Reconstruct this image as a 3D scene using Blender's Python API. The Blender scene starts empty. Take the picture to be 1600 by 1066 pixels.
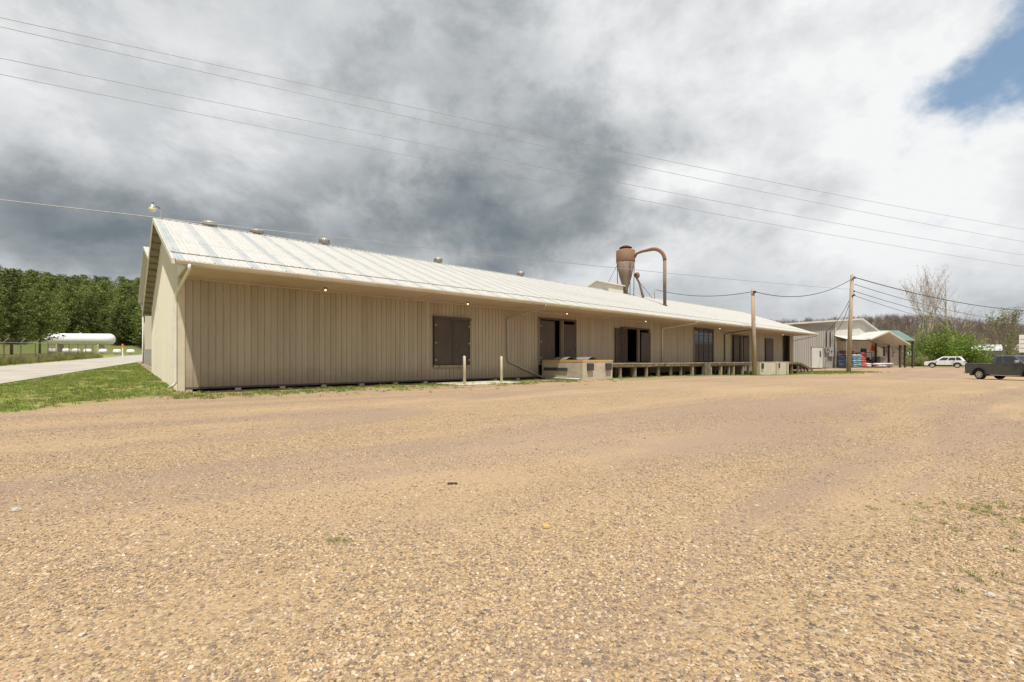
import bpy, bmesh, math, random
import numpy as np
from mathutils import Vector, Matrix, noise as mn

random.seed(7); np.random.seed(7)
SC = bpy.context.scene
COL = SC.collection
PI = math.pi

# ------------------------------------------------------------------ camera
cam_d = bpy.data.cameras.new('camera'); cam = bpy.data.objects.new('camera', cam_d); COL.objects.link(cam)
cam.location = (0, 0, 1.2); cam.rotation_euler = (PI/2, 0, 0)
cam_d.sensor_width = 36; cam_d.lens = 36*720/1600; cam_d.shift_y = 30/1600
cam_d.clip_start = 0.05; cam_d.clip_end = 6000
SC.camera = cam

# ------------------------------------------------------------------ light, sky, exposure
SUN_L = Vector((-0.069, 0.43, -1.0)).normalized()          # direction the light travels
sun_d = bpy.data.lights.new('sun', 'SUN'); sun_d.energy = 5.0; sun_d.angle = math.radians(0.53); sun_d.color = (1, 0.955, 0.885)
sun = bpy.data.objects.new('sun', sun_d); COL.objects.link(sun); sun.location = (0, -20, 40)
sun.rotation_euler = SUN_L.to_track_quat('-Z', 'Y').to_euler()
SC.view_settings.view_transform = 'Standard'; SC.view_settings.look = 'None'
SC.view_settings.exposure = 0.0; SC.view_settings.gamma = 1.0
try: SC.view_settings.use_curve_mapping = False
except Exception: pass

class NT:
    """small wrapper that writes node graphs"""
    def __init__(s, tree): s.t = tree; s.n = tree.nodes; s.l = tree.links
    def node(s, ty, **k):
        n = s.n.new(ty)
        for a, b in k.items(): setattr(n, a, b)
        return n
    def put(s, sock, v):
        if v is None: return
        if isinstance(v, bpy.types.NodeSocket): s.l.new(v, sock)
        else:
            if isinstance(v, (tuple, list)) and sock.type == 'RGBA' and len(v) == 3: v = (*v, 1)
            sock.default_value = v
    def math(s, op, a, b=None, c=None, clamp=False):
        n = s.node('ShaderNodeMath', operation=op, use_clamp=clamp)
        s.put(n.inputs[0], a); s.put(n.inputs[1], b)
        if c is not None: s.put(n.inputs[2], c)
        return n.outputs[0]
    def vmath(s, op, a, b=None, out=0, scale=None):
        n = s.node('ShaderNodeVectorMath', operation=op)
        s.put(n.inputs[0], a)
        if b is not None: s.put(n.inputs[1], b)
        if scale is not None: s.put(n.inputs['Scale'], scale)
        return n.outputs[out]
    def noise(s, vec, scale, detail=4, rough=0.5, dist=0.0, out=0):
        n = s.node('ShaderNodeTexNoise'); s.put(n.inputs['Vector'], vec)
        n.inputs['Scale'].default_value = scale; n.inputs['Detail'].default_value = detail
        n.inputs['Roughness'].default_value = rough; n.inputs['Distortion'].default_value = dist
        return n.outputs[out]
    def ramp(s, v, a, b, lo=0.0, hi=1.0, smooth=True):
        n = s.node('ShaderNodeMapRange'); n.interpolation_type = 'SMOOTHSTEP' if smooth else 'LINEAR'
        s.put(n.inputs[0], v); s.put(n.inputs[1], a); s.put(n.inputs[2], b); s.put(n.inputs[3], lo); s.put(n.inputs[4], hi)
        return n.outputs[0]
    def mix(s, f, a, b, mode='MIX'):
        n = s.node('ShaderNodeMix', data_type='RGBA', blend_type=mode)
        s.put(n.inputs[0], f); s.put(n.inputs[6], a); s.put(n.inputs[7], b)
        return n.outputs[2]
    def cramp(s, v, stops, interp='LINEAR'):
        n = s.node('ShaderNodeValToRGB'); s.put(n.inputs[0], v); cr = n.color_ramp; cr.interpolation = interp
        while len(cr.elements) < len(stops): cr.elements.new(0.5)
        for e, (p, c) in zip(cr.elements, stops): e.position = p; e.color = (*c, 1)
        return n.outputs[0]
    def xyz(s, v):
        n = s.node('ShaderNodeSeparateXYZ'); s.put(n.inputs[0], v); return n.outputs
    def vec(s, x, y, z):
        n = s.node('ShaderNodeCombineXYZ'); s.put(n.inputs[0], x); s.put(n.inputs[1], y); s.put(n.inputs[2], z); return n.outputs[0]

def make_world():
    w = bpy.data.worlds.new('World'); SC.world = w; w.use_nodes = True
    g = NT(w.node_tree); g.n.clear()
    STR = 0.1
    sky = g.node('ShaderNodeTexSky', sky_type='NISHITA', sun_disc=False)
    to_sun = -SUN_L
    sky.sun_elevation = math.asin(to_sun.z); sky.sun_rotation = math.atan2(to_sun.x, to_sun.y)
    sky.air_density = 1.0; sky.dust_density = 1.0; sky.ozone_density = 2.0
    D = g.vmath('NORMALIZE', g.node('ShaderNodeTexCoord').outputs['Generated'])
    x, y, z = g.xyz(D)
    zz = g.math('ADD', g.math('MAXIMUM', z, 0.0), 0.16)
    P = g.vec(g.math('DIVIDE', x, zz), g.math('DIVIDE', y, zz), 0.37)
    nb = g.noise(P, 0.8, 6, 0.55, 0.5)
    nm = g.noise(g.vmath('ADD', P, (7.3, 2.1, 0)), 2.1, 8, 0.58, 0.4)
    nf = g.noise(g.vmath('MULTIPLY', D, (1.0, 1.0, 1.3)), 5.0, 10, 0.60, 0.15)
    # azimuth and elevation, torn by turbulence
    wv = g.xyz(g.vmath('SUBTRACT', g.noise(g.vmath('MULTIPLY', D, (1.0, 1.0, 1.6)), 2.2, 8, 0.6, 0.0, 1), (0.5, 0.5, 0.5)))
    az = g.math('MULTIPLY_ADD', wv[0], 0.40, g.math('ARCTAN2', x, y))
    el = g.math('MULTIPLY_ADD', wv[1], 0.26, g.math('ARCSINE', z))
    def blob(px, py, rx, ry):
        u, v = (px-800)/720, (563-py)/720; a0 = math.atan(u); e0 = math.atan(v*math.cos(a0)); c = math.cos(a0)
        da = g.math('MULTIPLY', g.math('SUBTRACT', az, a0), 720/rx/c**2*1.0); de = g.math('MULTIPLY', g.math('SUBTRACT', el, e0), 720/ry/c)
        q = g.math('MULTIPLY_ADD', da, da, g.math('MULTIPLY', de, de))
        return g.math('EXPONENT', g.math('MULTIPLY', q, -1.0))
    val = g.math('MULTIPLY_ADD', g.math('SUBTRACT', nb, 0.5), 0.38, 0.675)
    val = g.math('MULTIPLY_ADD', g.math('SUBTRACT', nm, 0.5), 0.22, val)
    nc = g.noise(g.vmath('ADD', g.vmath('MULTIPLY', D, (1.0, 1.0, 1.35)), (1.7, 0.4, 0.9)), 3.3, 10, 0.60, 0.2)
    val = g.math('MULTIPLY_ADD', g.math('SUBTRACT', g.ramp(nc, 0.39, 0.60), 0.5), 0.22, val)
    val = g.math('MULTIPLY_ADD', g.math('SUBTRACT', nf, 0.5), 0.48, val)
    for px, py, rx, ry, a in CLOUD_MASSES:
        val = g.math('MULTIPLY_ADD', blob(px, py, rx, ry), a, val)
    cloud = g.cramp(g.math('MULTIPLY', val, 1.0, clamp=True), [
        (0.0, (0.115, 0.145, 0.17)), (0.22, (0.185, 0.22, 0.245)), (0.42, (0.32, 0.35, 0.37)), (0.62, (0.53, 0.555, 0.57)),
        (0.80, (0.73, 0.745, 0.76)), (1.0, (0.92, 0.925, 0.93))])
    # openings to the blue
    hole = g.math('MULTIPLY_ADD', g.math('SUBTRACT', nf, 0.5), 2.8, -0.52)
    hole = g.math('MULTIPLY_ADD', g.math('SUBTRACT', nc, 0.5), 1.6, hole)
    for px, py, rx, ry, a in CLOUD_GAPS:
        hole = g.math('MULTIPLY_ADD', blob(px, py, rx, ry), a, hole)
    hole = g.ramp(hole, 0.0, 0.75, 0.0, 0.92)
    blue = g.vmath('SCALE', sky.outputs[0], scale=STR*1.1)
    blue = g.mix(0.45, blue, (0.24, 0.44, 0.66))
    # air near the horizon
    col = g.mix(hole, cloud, blue)
    hz = g.ramp(z, 0.0, 0.24, 0.5, 0.0)
    hz = g.math('MULTIPLY', hz, g.ramp(nm, 0.25, 0.75, 0.3, 1.0))
    col = g.mix(hz, col, (0.50, 0.56, 0.61))
    bg = g.node('ShaderNodeBackground'); g.put(bg.inputs[0], g.vmath('SCALE', col, scale=1.0/STR)); bg.inputs[1].default_value = STR
    g.l.new(bg.outputs[0], g.node('ShaderNodeOutputWorld').inputs[0])
CLOUD_MASSES = [(760, 320, 320, 105, -.32), (340, 385, 330, 70, -.30), (60, 350, 260, 90, -.32), (830, 170, 180, 120, -.18), (680, 60, 170, 70, -.12), (1010, 210, 110, 60, -.12),
                (150, 130, 320, 110, .12), (430, 180, 160, 70, .08), (610, 235, 130, 50, .16), (930, 50, 100, 90, .26), (1060, 285, 65, 34, .36), (1290, 150, 260, 170, .34), (1500, 260, 200, 100, .22), (1360, 400, 320, 80, .22), (1000, 410, 170, 40, .22)]
CLOUD_GAPS = [(1640, -10, 180, 130, 1.05), (1480, 130, 150, 90, .62), (1340, 170, 100, 50, .34), (1280, 300, 80, 34, .42), (1130, 330, 60, 30, .25)]
make_world()

# ------------------------------------------------------------------ helpers
def sstep(a, b, v):
    t = np.clip((np.asarray(v, float)-a)/(b-a), 0, 1); return t*t*(3-2*t)
P0 = np.array([-12.48, 17.28]); D1 = np.array([0.75539, 0.65528]); D2 = np.array([-0.65528, 0.75539])
WROT = math.atan2(D1[1], D1[0])
def st(x, y): return (x-P0[0])*D1[0]+(y-P0[1])*D1[1], (x-P0[0])*D2[0]+(y-P0[1])*D2[1]
def world(s, t): return P0[0]+s*D1[0]+t*D2[0], P0[1]+s*D1[1]+t*D2[1]
def gz(x, y):
    """height of the ground"""
    x = np.asarray(x, float); y = np.asarray(y, float)
    s, t = st(x, y)
    z = -0.40*sstep(28, 56, s) + 0.22*sstep(56, 63, s) + 0.36*sstep(63, 78, s) - 0.16*sstep(80, 96, s)
    left = 1-sstep(6, 45, s)
    z = z + left*(0.0245*np.maximum(t, 0) + 0.12*np.maximum(t-125, 0)*(1-sstep(300, 600, t)))
    r = np.hypot(x, y)
    z = z + 14*sstep(150, 300, r)*sstep(-0.2, 0.4, x/np.maximum(r, 1))*(1-.6*sstep(.64, .76, x/np.maximum(r, 1))) + 10*sstep(230, 420, r)
    return z
def gzf(x, y): return float(gz(x, y))

class MB:
    def __init__(s): s.v = []; s.f = []; s.m = []; s.mi = 0
    def quad(s, *p):
        b = len(s.v); s.v += [tuple(q) for q in p]; s.f.append(tuple(range(b, b+len(p)))); s.m.append(s.mi); return s
    def box(s, x0, x1, y0, y1, z0, z1):
        b = len(s.v)
        s.v += [(x0,y0,z0),(x1,y0,z0),(x1,y1,z0),(x0,y1,z0),(x0,y0,z1),(x1,y0,z1),(x1,y1,z1),(x0,y1,z1)]
        for f in ((3,2,1,0),(4,5,6,7),(0,1,5,4),(1,2,6,5),(2,3,7,6),(3,0,4,7)): s.f.append(tuple(b+i for i in f)); s.m.append(s.mi)
        return s
    def obox(s, c, ax, ay, az):
        """box about c with half-axis vectors"""
        c, ax, ay, az = map(Vector, (c, ax, ay, az)); b = len(s.v)
        for k in (-1, 1):
            for i, j in ((-1,-1),(1,-1),(1,1),(-1,1)): s.v.append(tuple(c+ax*i+ay*j+az*k))
        for f in ((3,2,1,0),(4,5,6,7),(0,1,5,4),(1,2,6,5),(2,3,7,6),(3,0,4,7)): s.f.append(tuple(b+i for i in f)); s.m.append(s.mi)
        return s
    def prism(s, poly, axis, a, b):
        """polygon (2D) extruded along an axis: 'x' poly=(y,z), 'y' poly=(x,z), 'z' poly=(x,y)"""
        def pt(p, q): return (q,p[0],p[1]) if axis == 'x' else (p[0],q,p[1]) if axis == 'y' else (p[0],p[1],q)
        n = len(poly); o = len(s.v)
        s.v += [pt(p, a) for p in poly]+[pt(p, b) for p in poly]
        s.f.append(tuple(range(o, o+n))); s.f.append(tuple(range(o+2*n-1, o+n-1, -1))); s.m += [s.mi]*2
        for i in range(n):
            j = (i+1) % n; s.f.append((o+i, o+n+i, o+n+j, o+j)); s.m.append(s.mi)
        return s
    def tube(s, pts, rad, n=8, cap=True):
        pts = [Vector(p) for p in pts]; rr = rad if isinstance(rad, (list, tuple)) else [rad]*len(pts)
        rings = []; up = None
        for i, p in enumerate(pts):
            d = (pts[min(i+1, len(pts)-1)]-pts[max(i-1, 0)])
            if d.length < 1e-9: d = Vector((0,0,1))
            d.normalize()
            if up is None:
                up = Vector((0,0,1)) if abs(d.z) < 0.9 else Vector((1,0,0))
            a = d.cross(up)
            if a.length < 1e-6: a = d.orthogonal()
            a.normalize(); b = d.cross(a).normalized(); up = -b if False else up
            o = len(s.v)
            for k in range(n):
                an = 2*PI*k/n; s.v.append(tuple(p+(a*math.cos(an)+b*math.sin(an))*rr[i]))
            rings.append(o)
        for i in range(len(rings)-1):
            for k in range(n):
                k2 = (k+1) % n; s.f.append((rings[i]+k, rings[i]+k2, rings[i+1]+k2, rings[i+1]+k)); s.m.append(s.mi)
        if cap and n > 2:
            s.f.append(tuple(rings[0]+k for k in reversed(range(n)))); s.f.append(tuple(rings[-1]+k for k in range(n))); s.m += [s.mi]*2
        return s
    def lathe(s, prof, c=(0,0,0), n=16, axis='z'):
        """prof: list of (r, h)"""
        rings = []
        for r, h in prof:
            o = len(s.v)
            for k in range(n):
                an = 2*PI*k/n; a, b = r*math.cos(an), r*math.sin(an)
                p = (a, b, h) if axis == 'z' else (h, a, b) if axis == 'x' else (a, h, b)
                s.v.append((p[0]+c[0], p[1]+c[1], p[2]+c[2]))
            rings.append(o)
        for i in range(len(rings)-1):
            for k in range(n):
                k2 = (k+1) % n; s.f.append((rings[i]+k, rings[i]+k2, rings[i+1]+k2, rings[i+1]+k)); s.m.append(s.mi)
        s.f.append(tuple(rings[0]+k for k in reversed(range(n)))); s.f.append(tuple(rings[-1]+k for k in range(n))); s.m += [s.mi]*2
        return s
    def mesh(s, name, mats, smooth=False, fix=True):
        me = bpy.data.meshes.new(name); me.from_pydata(s.v, [], s.f)
        for m in (mats if isinstance(mats, (list, tuple)) else [mats]): me.materials.append(m)
        if isinstance(mats, (list, tuple)): me.polygons.foreach_set('material_index', s.m)
        if fix:
            bm = bmesh.new(); bm.from_mesh(me); bmesh.ops.recalc_face_normals(bm, faces=bm.faces); bm.to_mesh(me); bm.free()
        if smooth: me.polygons.foreach_set('use_smooth', [True]*len(me.polygons))
        me.update(); return me
    def build(s, name, mats, parent=None, smooth=False, fix=True, loc=None):
        return obj(name, s.mesh(name, mats, smooth, fix), parent, loc)
def obj(name, me, parent=None, loc=None):
    o = bpy.data.objects.new(name, me); COL.objects.link(o)
    if parent is not None: o.parent = parent
    if loc is not None: o.location = loc
    return o
def bevel(o, w=0.02, seg=1):
    m = o.modifiers.new('bevel', 'BEVEL'); m.width = w; m.segments = seg; m.limit_method = 'ANGLE'; return o
def tag(o, label=None, cat=None, group=None, kind=None):
    if label: o['label'] = label
    if cat: o['category'] = cat
    if group: o['group'] = group
    if kind: o['kind'] = kind
    return o
def thing(name, label, cat, loc=(0,0,0), rz=0.0, group=None):
    o = bpy.data.objects.new(name, None); COL.objects.link(o); o.location = loc; o.rotation_euler = (0, 0, rz)
    o.empty_display_size = 0.2
    return tag(o, label, cat, group)
def dup(root, loc, rz=None, label=None, group=None, scale=None):
    r = root.copy(); COL.objects.link(r); r.location = loc
    if rz is not None: r.rotation_euler = (r.rotation_euler[0], r.rotation_euler[1], rz)
    if label: r['label'] = label
    if group: r['group'] = group
    if scale is not None: r.scale = scale
    for ch in root.children:
        c = ch.copy(); COL.objects.link(c); c.parent = r
        for q in ch.children:
            d = q.copy(); COL.objects.link(d); d.parent = c
    return r

# ------------------------------------------------------------------ materials
def M(name, col, rough=0.6, metal=0.0, var=0.0, vscale=3.0, stretch=(1,1,1), col2=None, bump=0.0, bscale=40.0, rnd=0.0, spec=None, emit=None, objspace=False):
    m = bpy.data.materials.new(name); m.use_nodes = True; g = NT(m.node_tree); b = g.n['Principled BSDF']
    b.inputs['Roughness'].default_value = rough; b.inputs['Metallic'].default_value = metal
    if spec is not None: b.inputs['Specular IOR Level'].default_value = spec
    pos = g.node('ShaderNodeTexCoord').outputs['Object'] if objspace else g.node('ShaderNodeNewGeometry').outputs['Position']
    base = (*col, 1)
    if var > 0:
        v = g.vmath('MULTIPLY', pos, stretch)
        n = g.noise(v, vscale, 6, 0.6)
        c2 = col2 or tuple(c*0.45 for c in col)
        base = g.mix(g.math('MULTIPLY', g.ramp(n, 0.38, 0.72), var), (*col, 1), (*c2, 1))
    if rnd > 0:
        r = g.node('ShaderNodeObjectInfo').outputs['Random']
        k = g.ramp(r, 0, 1, 1-rnd, 1+rnd, False)
        base = g.vmath('SCALE', base if not isinstance(base, tuple) else base[:3], scale=k)
    g.put(b.inputs['Base Color'], base)
    if bump > 0:
        bn = g.node('ShaderNodeBump'); bn.inputs['Strength'].default_value = bump; bn.inputs['Distance'].default_value = 0.02
        g.put(bn.inputs['Height'], g.noise(pos, bscale, 5, 0.6)); g.l.new(bn.outputs[0], b.inputs['Normal'])
    if emit:
        b.inputs['Emission Color'].default_value = (*emit[0], 1); b.inputs['Emission Strength'].default_value = emit[1]
    return m

MT = {}
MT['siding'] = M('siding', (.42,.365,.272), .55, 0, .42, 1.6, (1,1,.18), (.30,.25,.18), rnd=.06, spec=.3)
def mud(m, z0, z1, col):
    g = NT(m.node_tree); b = g.n['Principled BSDF']; old = b.inputs['Base Color'].links[0].from_socket
    pos = g.node('ShaderNodeNewGeometry').outputs['Position']; z = g.xyz(pos)[2]
    n = g.noise(pos, 2.2, 6, .65); n2 = g.noise(g.vmath('MULTIPLY', pos, (6, 6, .35)), 2.0, 4, .6)
    f = g.ramp(g.math('MULTIPLY_ADD', g.math('SUBTRACT', n, .5), .9, z), z0, z1, .55, 0)
    c = g.mix(f, old, (*col, 1)); c = g.mix(g.ramp(n2, .60, .78, 0, .35), c, (.23, .17, .11, 1)); g.put(b.inputs['Base Color'], c)
mud(MT['siding'], .15, 1.1, (.25, .18, .115))
MT['gable'] = M('gable_siding_sunlit', (.70,.65,.53), .55, 0, .25, 1.2, (1,1,.2), (.55,.48,.33), spec=.3)  # paler than the front siding: the end wall's sunlight is put into its colour
MT['trim'] = M('cream_trim', (.62,.56,.42), .5, 0, .25, 2.0, spec=.3)
MT['gutter'] = M('gutter_enamel', (.68,.64,.54), .4, 0, .45, 1.3, (1,1,1), (.47,.38,.26), spec=.4)
MT['soffit'] = M('soffit_board', (.54,.445,.345), .65, 0, .4, .9, (1,1,1), (.43,.32,.225), rnd=.05)
MT['white_pipe'] = M('white_pipe', (.74,.72,.66), .4, 0, .3, 3, (1,1,.4), (.55,.50,.42))
MT['door'] = M('door_brown', (.070,.053,.040), .55, 0, .5, 2.2, (1,1,.5), (.105,.085,.066), rnd=.08, spec=.35)
MT['door_frame'] = M('door_frame', (.085,.062,.045), .6, 0, .4, 3)
MT['grey_wood'] = M('weathered_frame', (.30,.26,.20), .8, 0, .6, 6, (1,1,.1), (.18,.14,.10))
MT['bolt'] = M('bolt_plate', (.36,.35,.33), .45, .5)
MT['dark'] = M('shade_black', (.02,.018,.015), .9)  # near-black colour standing in for shade in gaps and openings
MT['sill'] = M('sill_beam', (.10,.085,.065), .8, 0, .5, 4)
MT['bollard'] = M('bollard_cream', (.66,.60,.46), .55, 0, .6, 5, (1,1,.5), (.44,.36,.25))
MT['concrete'] = M('concrete', (.50,.44,.33), .85, 0, .6, 2.5, (1,1,1), (.34,.28,.19), bump=.25, bscale=30)
MT['concrete2'] = M('concrete_pale', (.55,.50,.40), .85, 0, .5, 2, (1,1,1), (.38,.33,.25), bump=.2)
MT['yellow_edge'] = M('yellow_edge', (.60,.34,.09), .6, 0, .7, 5, (1,1,1), (.45,.36,.22))
MT['rubber'] = M('rubber', (.045,.042,.04), .75, 0, .4, 9, (1,1,1), (.09,.08,.07))
MT['old_wood'] = M('old_wood', (.27,.215,.155), .85, 0, .7, 5, (1,1,1), (.11,.08,.055), rnd=.40, bump=.3, bscale=25)
MT['plank'] = M('deck_plank', (.40,.31,.20), .85, 0, .6, 4, (1,1,1), (.22,.16,.10), rnd=.22)
MT['pole_wood'] = M('pole_wood', (.42,.33,.23), .85, 0, .6, 7, (1,1,.06), (.24,.18,.12), bump=.3, bscale=30)
MT['rust'] = M('rusted_steel', (.235,.105,.050), .8, .05, .8, 1.8, (1,1,.5), (.20,.145,.10), bump=.3)
MT['rust_pipe'] = M('rusted_pipe', (.21,.155,.115), .75, .05, .8, 1.6, (1,1,.4), (.14,.085,.055))
MT['rust_dark'] = M('dark_rust', (.10,.06,.045), .8, .1, .5, 3)
MT['galv'] = M('galvanised', (.42,.415,.395), .5, .3, .5, 6, (1,1,1), (.30,.28,.25))
MT['wire'] = M('wire_dark', (.05,.05,.055), .6)
MT['wire_pale'] = M('wire_pale', (.34,.33,.31), .5, .3)
MT['lamp_cream'] = M('lamp_lens', (.80,.72,.52), .3)
MT['bulb'] = M('lit_bulb', (.9,.8,.6), .3, emit=((1,.80,.50), 1.5))
MT['grey_metal'] = M('grey_siding', (.40,.385,.35), .5, .1, .45, 1.5, (1,1,.15), (.30,.28,.25))
MT['store_white'] = M('store_white', (.58,.565,.52), .5, 0, .2, .8)
MT['store_tan'] = M('store_tan', (.70,.64,.54), .6, 0, .3, 1.5, (1,1,.2))
MT['green_roof'] = M('green_roof', (.13,.20,.165), .5, 0, .3, 1)
MT['green_trim'] = M('green_trim', (.015,.17,.085), .5)
MT['orange'] = M('orange_paint', (.72,.17,.05), .5)
MT['black_metal'] = M('black_metal', (.025,.023,.022), .5)
MT['dark_wood'] = M('dark_post', (.085,.06,.045), .8)
MT['white_paint'] = M('white_paint', (.80,.79,.76), .45, 0, .2, .8, (1,1,1), (.62,.58,.52))
MT['bag_blue'] = M('bag_blue', (.10,.16,.25), .45, 0, .5, 6, (1,1,1), (.30,.38,.45), rnd=.25)
MT['bag_sky'] = M('bag_sky', (.25,.45,.55), .45, 0, .6, 6, (1,1,1), (.62,.68,.70), rnd=.2)
MT['bag_red'] = M('bag_red', (.60,.17,.13), .45, 0, .4, 6, (1,1,1), (.75,.42,.34), rnd=.2)
MT['bag_white'] = M('bag_white', (.66,.60,.62), .45, 0, .5, 5, (1,1,1), (.45,.36,.42), rnd=.12)
MT['glass'] = M('dark_glass', (.025,.03,.035), .06, spec=.6)
MT['tyre'] = M('tyre_rubber', (.022,.021,.02), .85)
MT['alloy'] = M('alloy_rim', (.66,.65,.62), .35, .25)
MT['truck_paint'] = M('truck_paint', (.062,.074,.082), .3, .2, .3, 2, (1,1,1), (.095,.095,.092))
MT['suv_paint'] = M('suv_paint', (.80,.80,.79), .22, 0)
MT['black_trim'] = M('black_trim', (.03,.03,.03), .5)
MT['red_lens'] = M('red_lens', (.30,.012,.012), .2)
MT['clear_lens'] = M('clear_lens', (.72,.73,.74), .12)
MT['chrome'] = M('chrome', (.7,.7,.7), .15, .9)
MT['bark'] = M('bark', (.17,.125,.09), .9, 0, .5, 8)
MT['pale_bark'] = M('pale_bark', (.40,.34,.27), .9, 0, .5, 4, (1,1,1), (.25,.20,.15))
MT['twig_grey'] = M('bare_twigs', (.20,.155,.12), .9, rnd=.3)
MT['asphalt'] = M('road_asphalt', (.42,.385,.33), .9, 0, .75, 1.4, (.35,.25,1), (.30,.265,.22), bump=.3, bscale=12)
MT['brick_red'] = M('far_shed_red', (.30,.12,.085), .8)
MT['far_wall'] = M('far_wall', (.34,.31,.27), .8)
MT['far_roof'] = M('far_roof', (.46,.46,.45), .5)
MT['plastic_grey'] = M('dock_plate_grey', (.42,.44,.46), .4, .5, .4, 6)
MT['chip'] = M('bark_chip', (.07,.035,.02), .9)
MT['yellow_rock'] = M('ochre_rock', (.58,.40,.14), .9, 0, .4, 20, bump=.4)
MT['pale_rock'] = M('pale_rock', (.52,.47,.38), .9, 0, .4, 20, bump=.4)

for k_ in ('truck_paint', 'suv_paint'):
    p_ = MT[k_].node_tree.nodes['Principled BSDF']; p_.inputs['Coat Weight'].default_value = 1.0; p_.inputs['Coat Roughness'].default_value = .06
def leafmat(name, a, b, c, trans=.25):
    m = bpy.data.materials.new(name); m.use_nodes = True; g = NT(m.node_tree); p = g.n['Principled BSDF']
    gi = g.node('ShaderNodeNewGeometry')
    col = g.cramp(gi.outputs['Random Per Island'], [(0, a), (.5, b), (1, c)])
    n = g.noise(gi.outputs['Position'], .35, 3)
    col = g.mix(g.ramp(n, .35, .65, 0, .5), col, (*a, 1))
    r = g.node('ShaderNodeObjectInfo').outputs['Random']
    col = g.vmath('SCALE', col, scale=g.ramp(r, 0, 1, .68, 1.32, False))
    g.put(p.inputs['Base Color'], col); p.inputs['Roughness'].default_value = .7; p.inputs['Specular IOR Level'].default_value = .2
    tr = g.node('ShaderNodeBsdfTranslucent'); g.put(tr.inputs[0], col)
    mx = g.node('ShaderNodeMixShader'); mx.inputs[0].default_value = trans
    g.l.new(p.outputs[0], mx.inputs[1]); g.l.new(tr.outputs[0], mx.inputs[2]); g.l.new(mx.outputs[0], g.n['Material Output'].inputs[0])
    return m
MT['pine'] = leafmat('pine_needles', (.095,.135,.032), (.175,.22,.054), (.30,.315,.10))
MT['spring'] = leafmat('spring_leaf', (.15,.25,.035), (.25,.37,.055), (.36,.46,.09), .35)
MT['bud'] = leafmat('bud_leaf', (.22,.25,.08), (.32,.35,.13), (.42,.40,.19), .35)
MT['bud_tan'] = leafmat('bud_tan', (.26,.21,.15), (.36,.30,.21), (.42,.36,.26), .3)
MT['grass'] = leafmat('grass_blade', (.14,.22,.03), (.22,.32,.05), (.34,.36,.11), .3)
MT['dry_grass'] = leafmat('dry_grass', (.22,.20,.08), (.33,.28,.14), (.42,.36,.20), .3)

def roof_mat():
    m = bpy.data.materials.new('roof_steel'); m.use_nodes = True; g = NT(m.node_tree); b = g.n['Principled BSDF']
    tc = g.node('ShaderNodeTexCoord'); x, y, z = g.xyz(tc.outputs['Object'])
    pos = g.node('ShaderNodeNewGeometry').outputs['Position']
    n1 = g.noise(pos, 1.1, 6, .6); n2 = g.noise(g.vmath('MULTIPLY', pos, (4, 4, .6)), 1.6, 5, .6)
    nx = g.noise(g.vec(g.math('MULTIPLY', x, 9.0), g.math('MULTIPLY', y, .25), g.node('ShaderNodeObjectInfo').outputs['Random']), 1.7, 4, .6)
    base = g.mix(g.ramp(n2, .4, .75), (.51, .505, .475), (.48, .445, .395))
    base = g.mix(g.ramp(nx, .42, .68, 0, .7), base, (.44, .42, .385))
    nr = g.noise(g.vec(g.math('MULTIPLY', x, 14.0), g.math('MULTIPLY', y, 1.2), g.math('MULTIPLY', g.node('ShaderNodeObjectInfo').outputs['Random'], 50.0)), 2.3, 5, .65)
    base = g.mix(g.ramp(nr, .60, .74, 0, .5), base, (.46, .34, .25))
    strip = g.math('MULTIPLY', g.ramp(x, .03, .07), g.ramp(x, .29, .345, 1, 0))
    strip = g.math('MULTIPLY', strip, g.ramp(n1, .30, .62, .30, .90))
    base = g.mix(strip, base, (.33, .365, .375))
    g.put(b.inputs['Base Color'], base); b.inputs['Roughness'].default_value = .6; b.inputs['Metallic'].default_value = .05
    return m
MT['roof'] = roof_mat()

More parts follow.
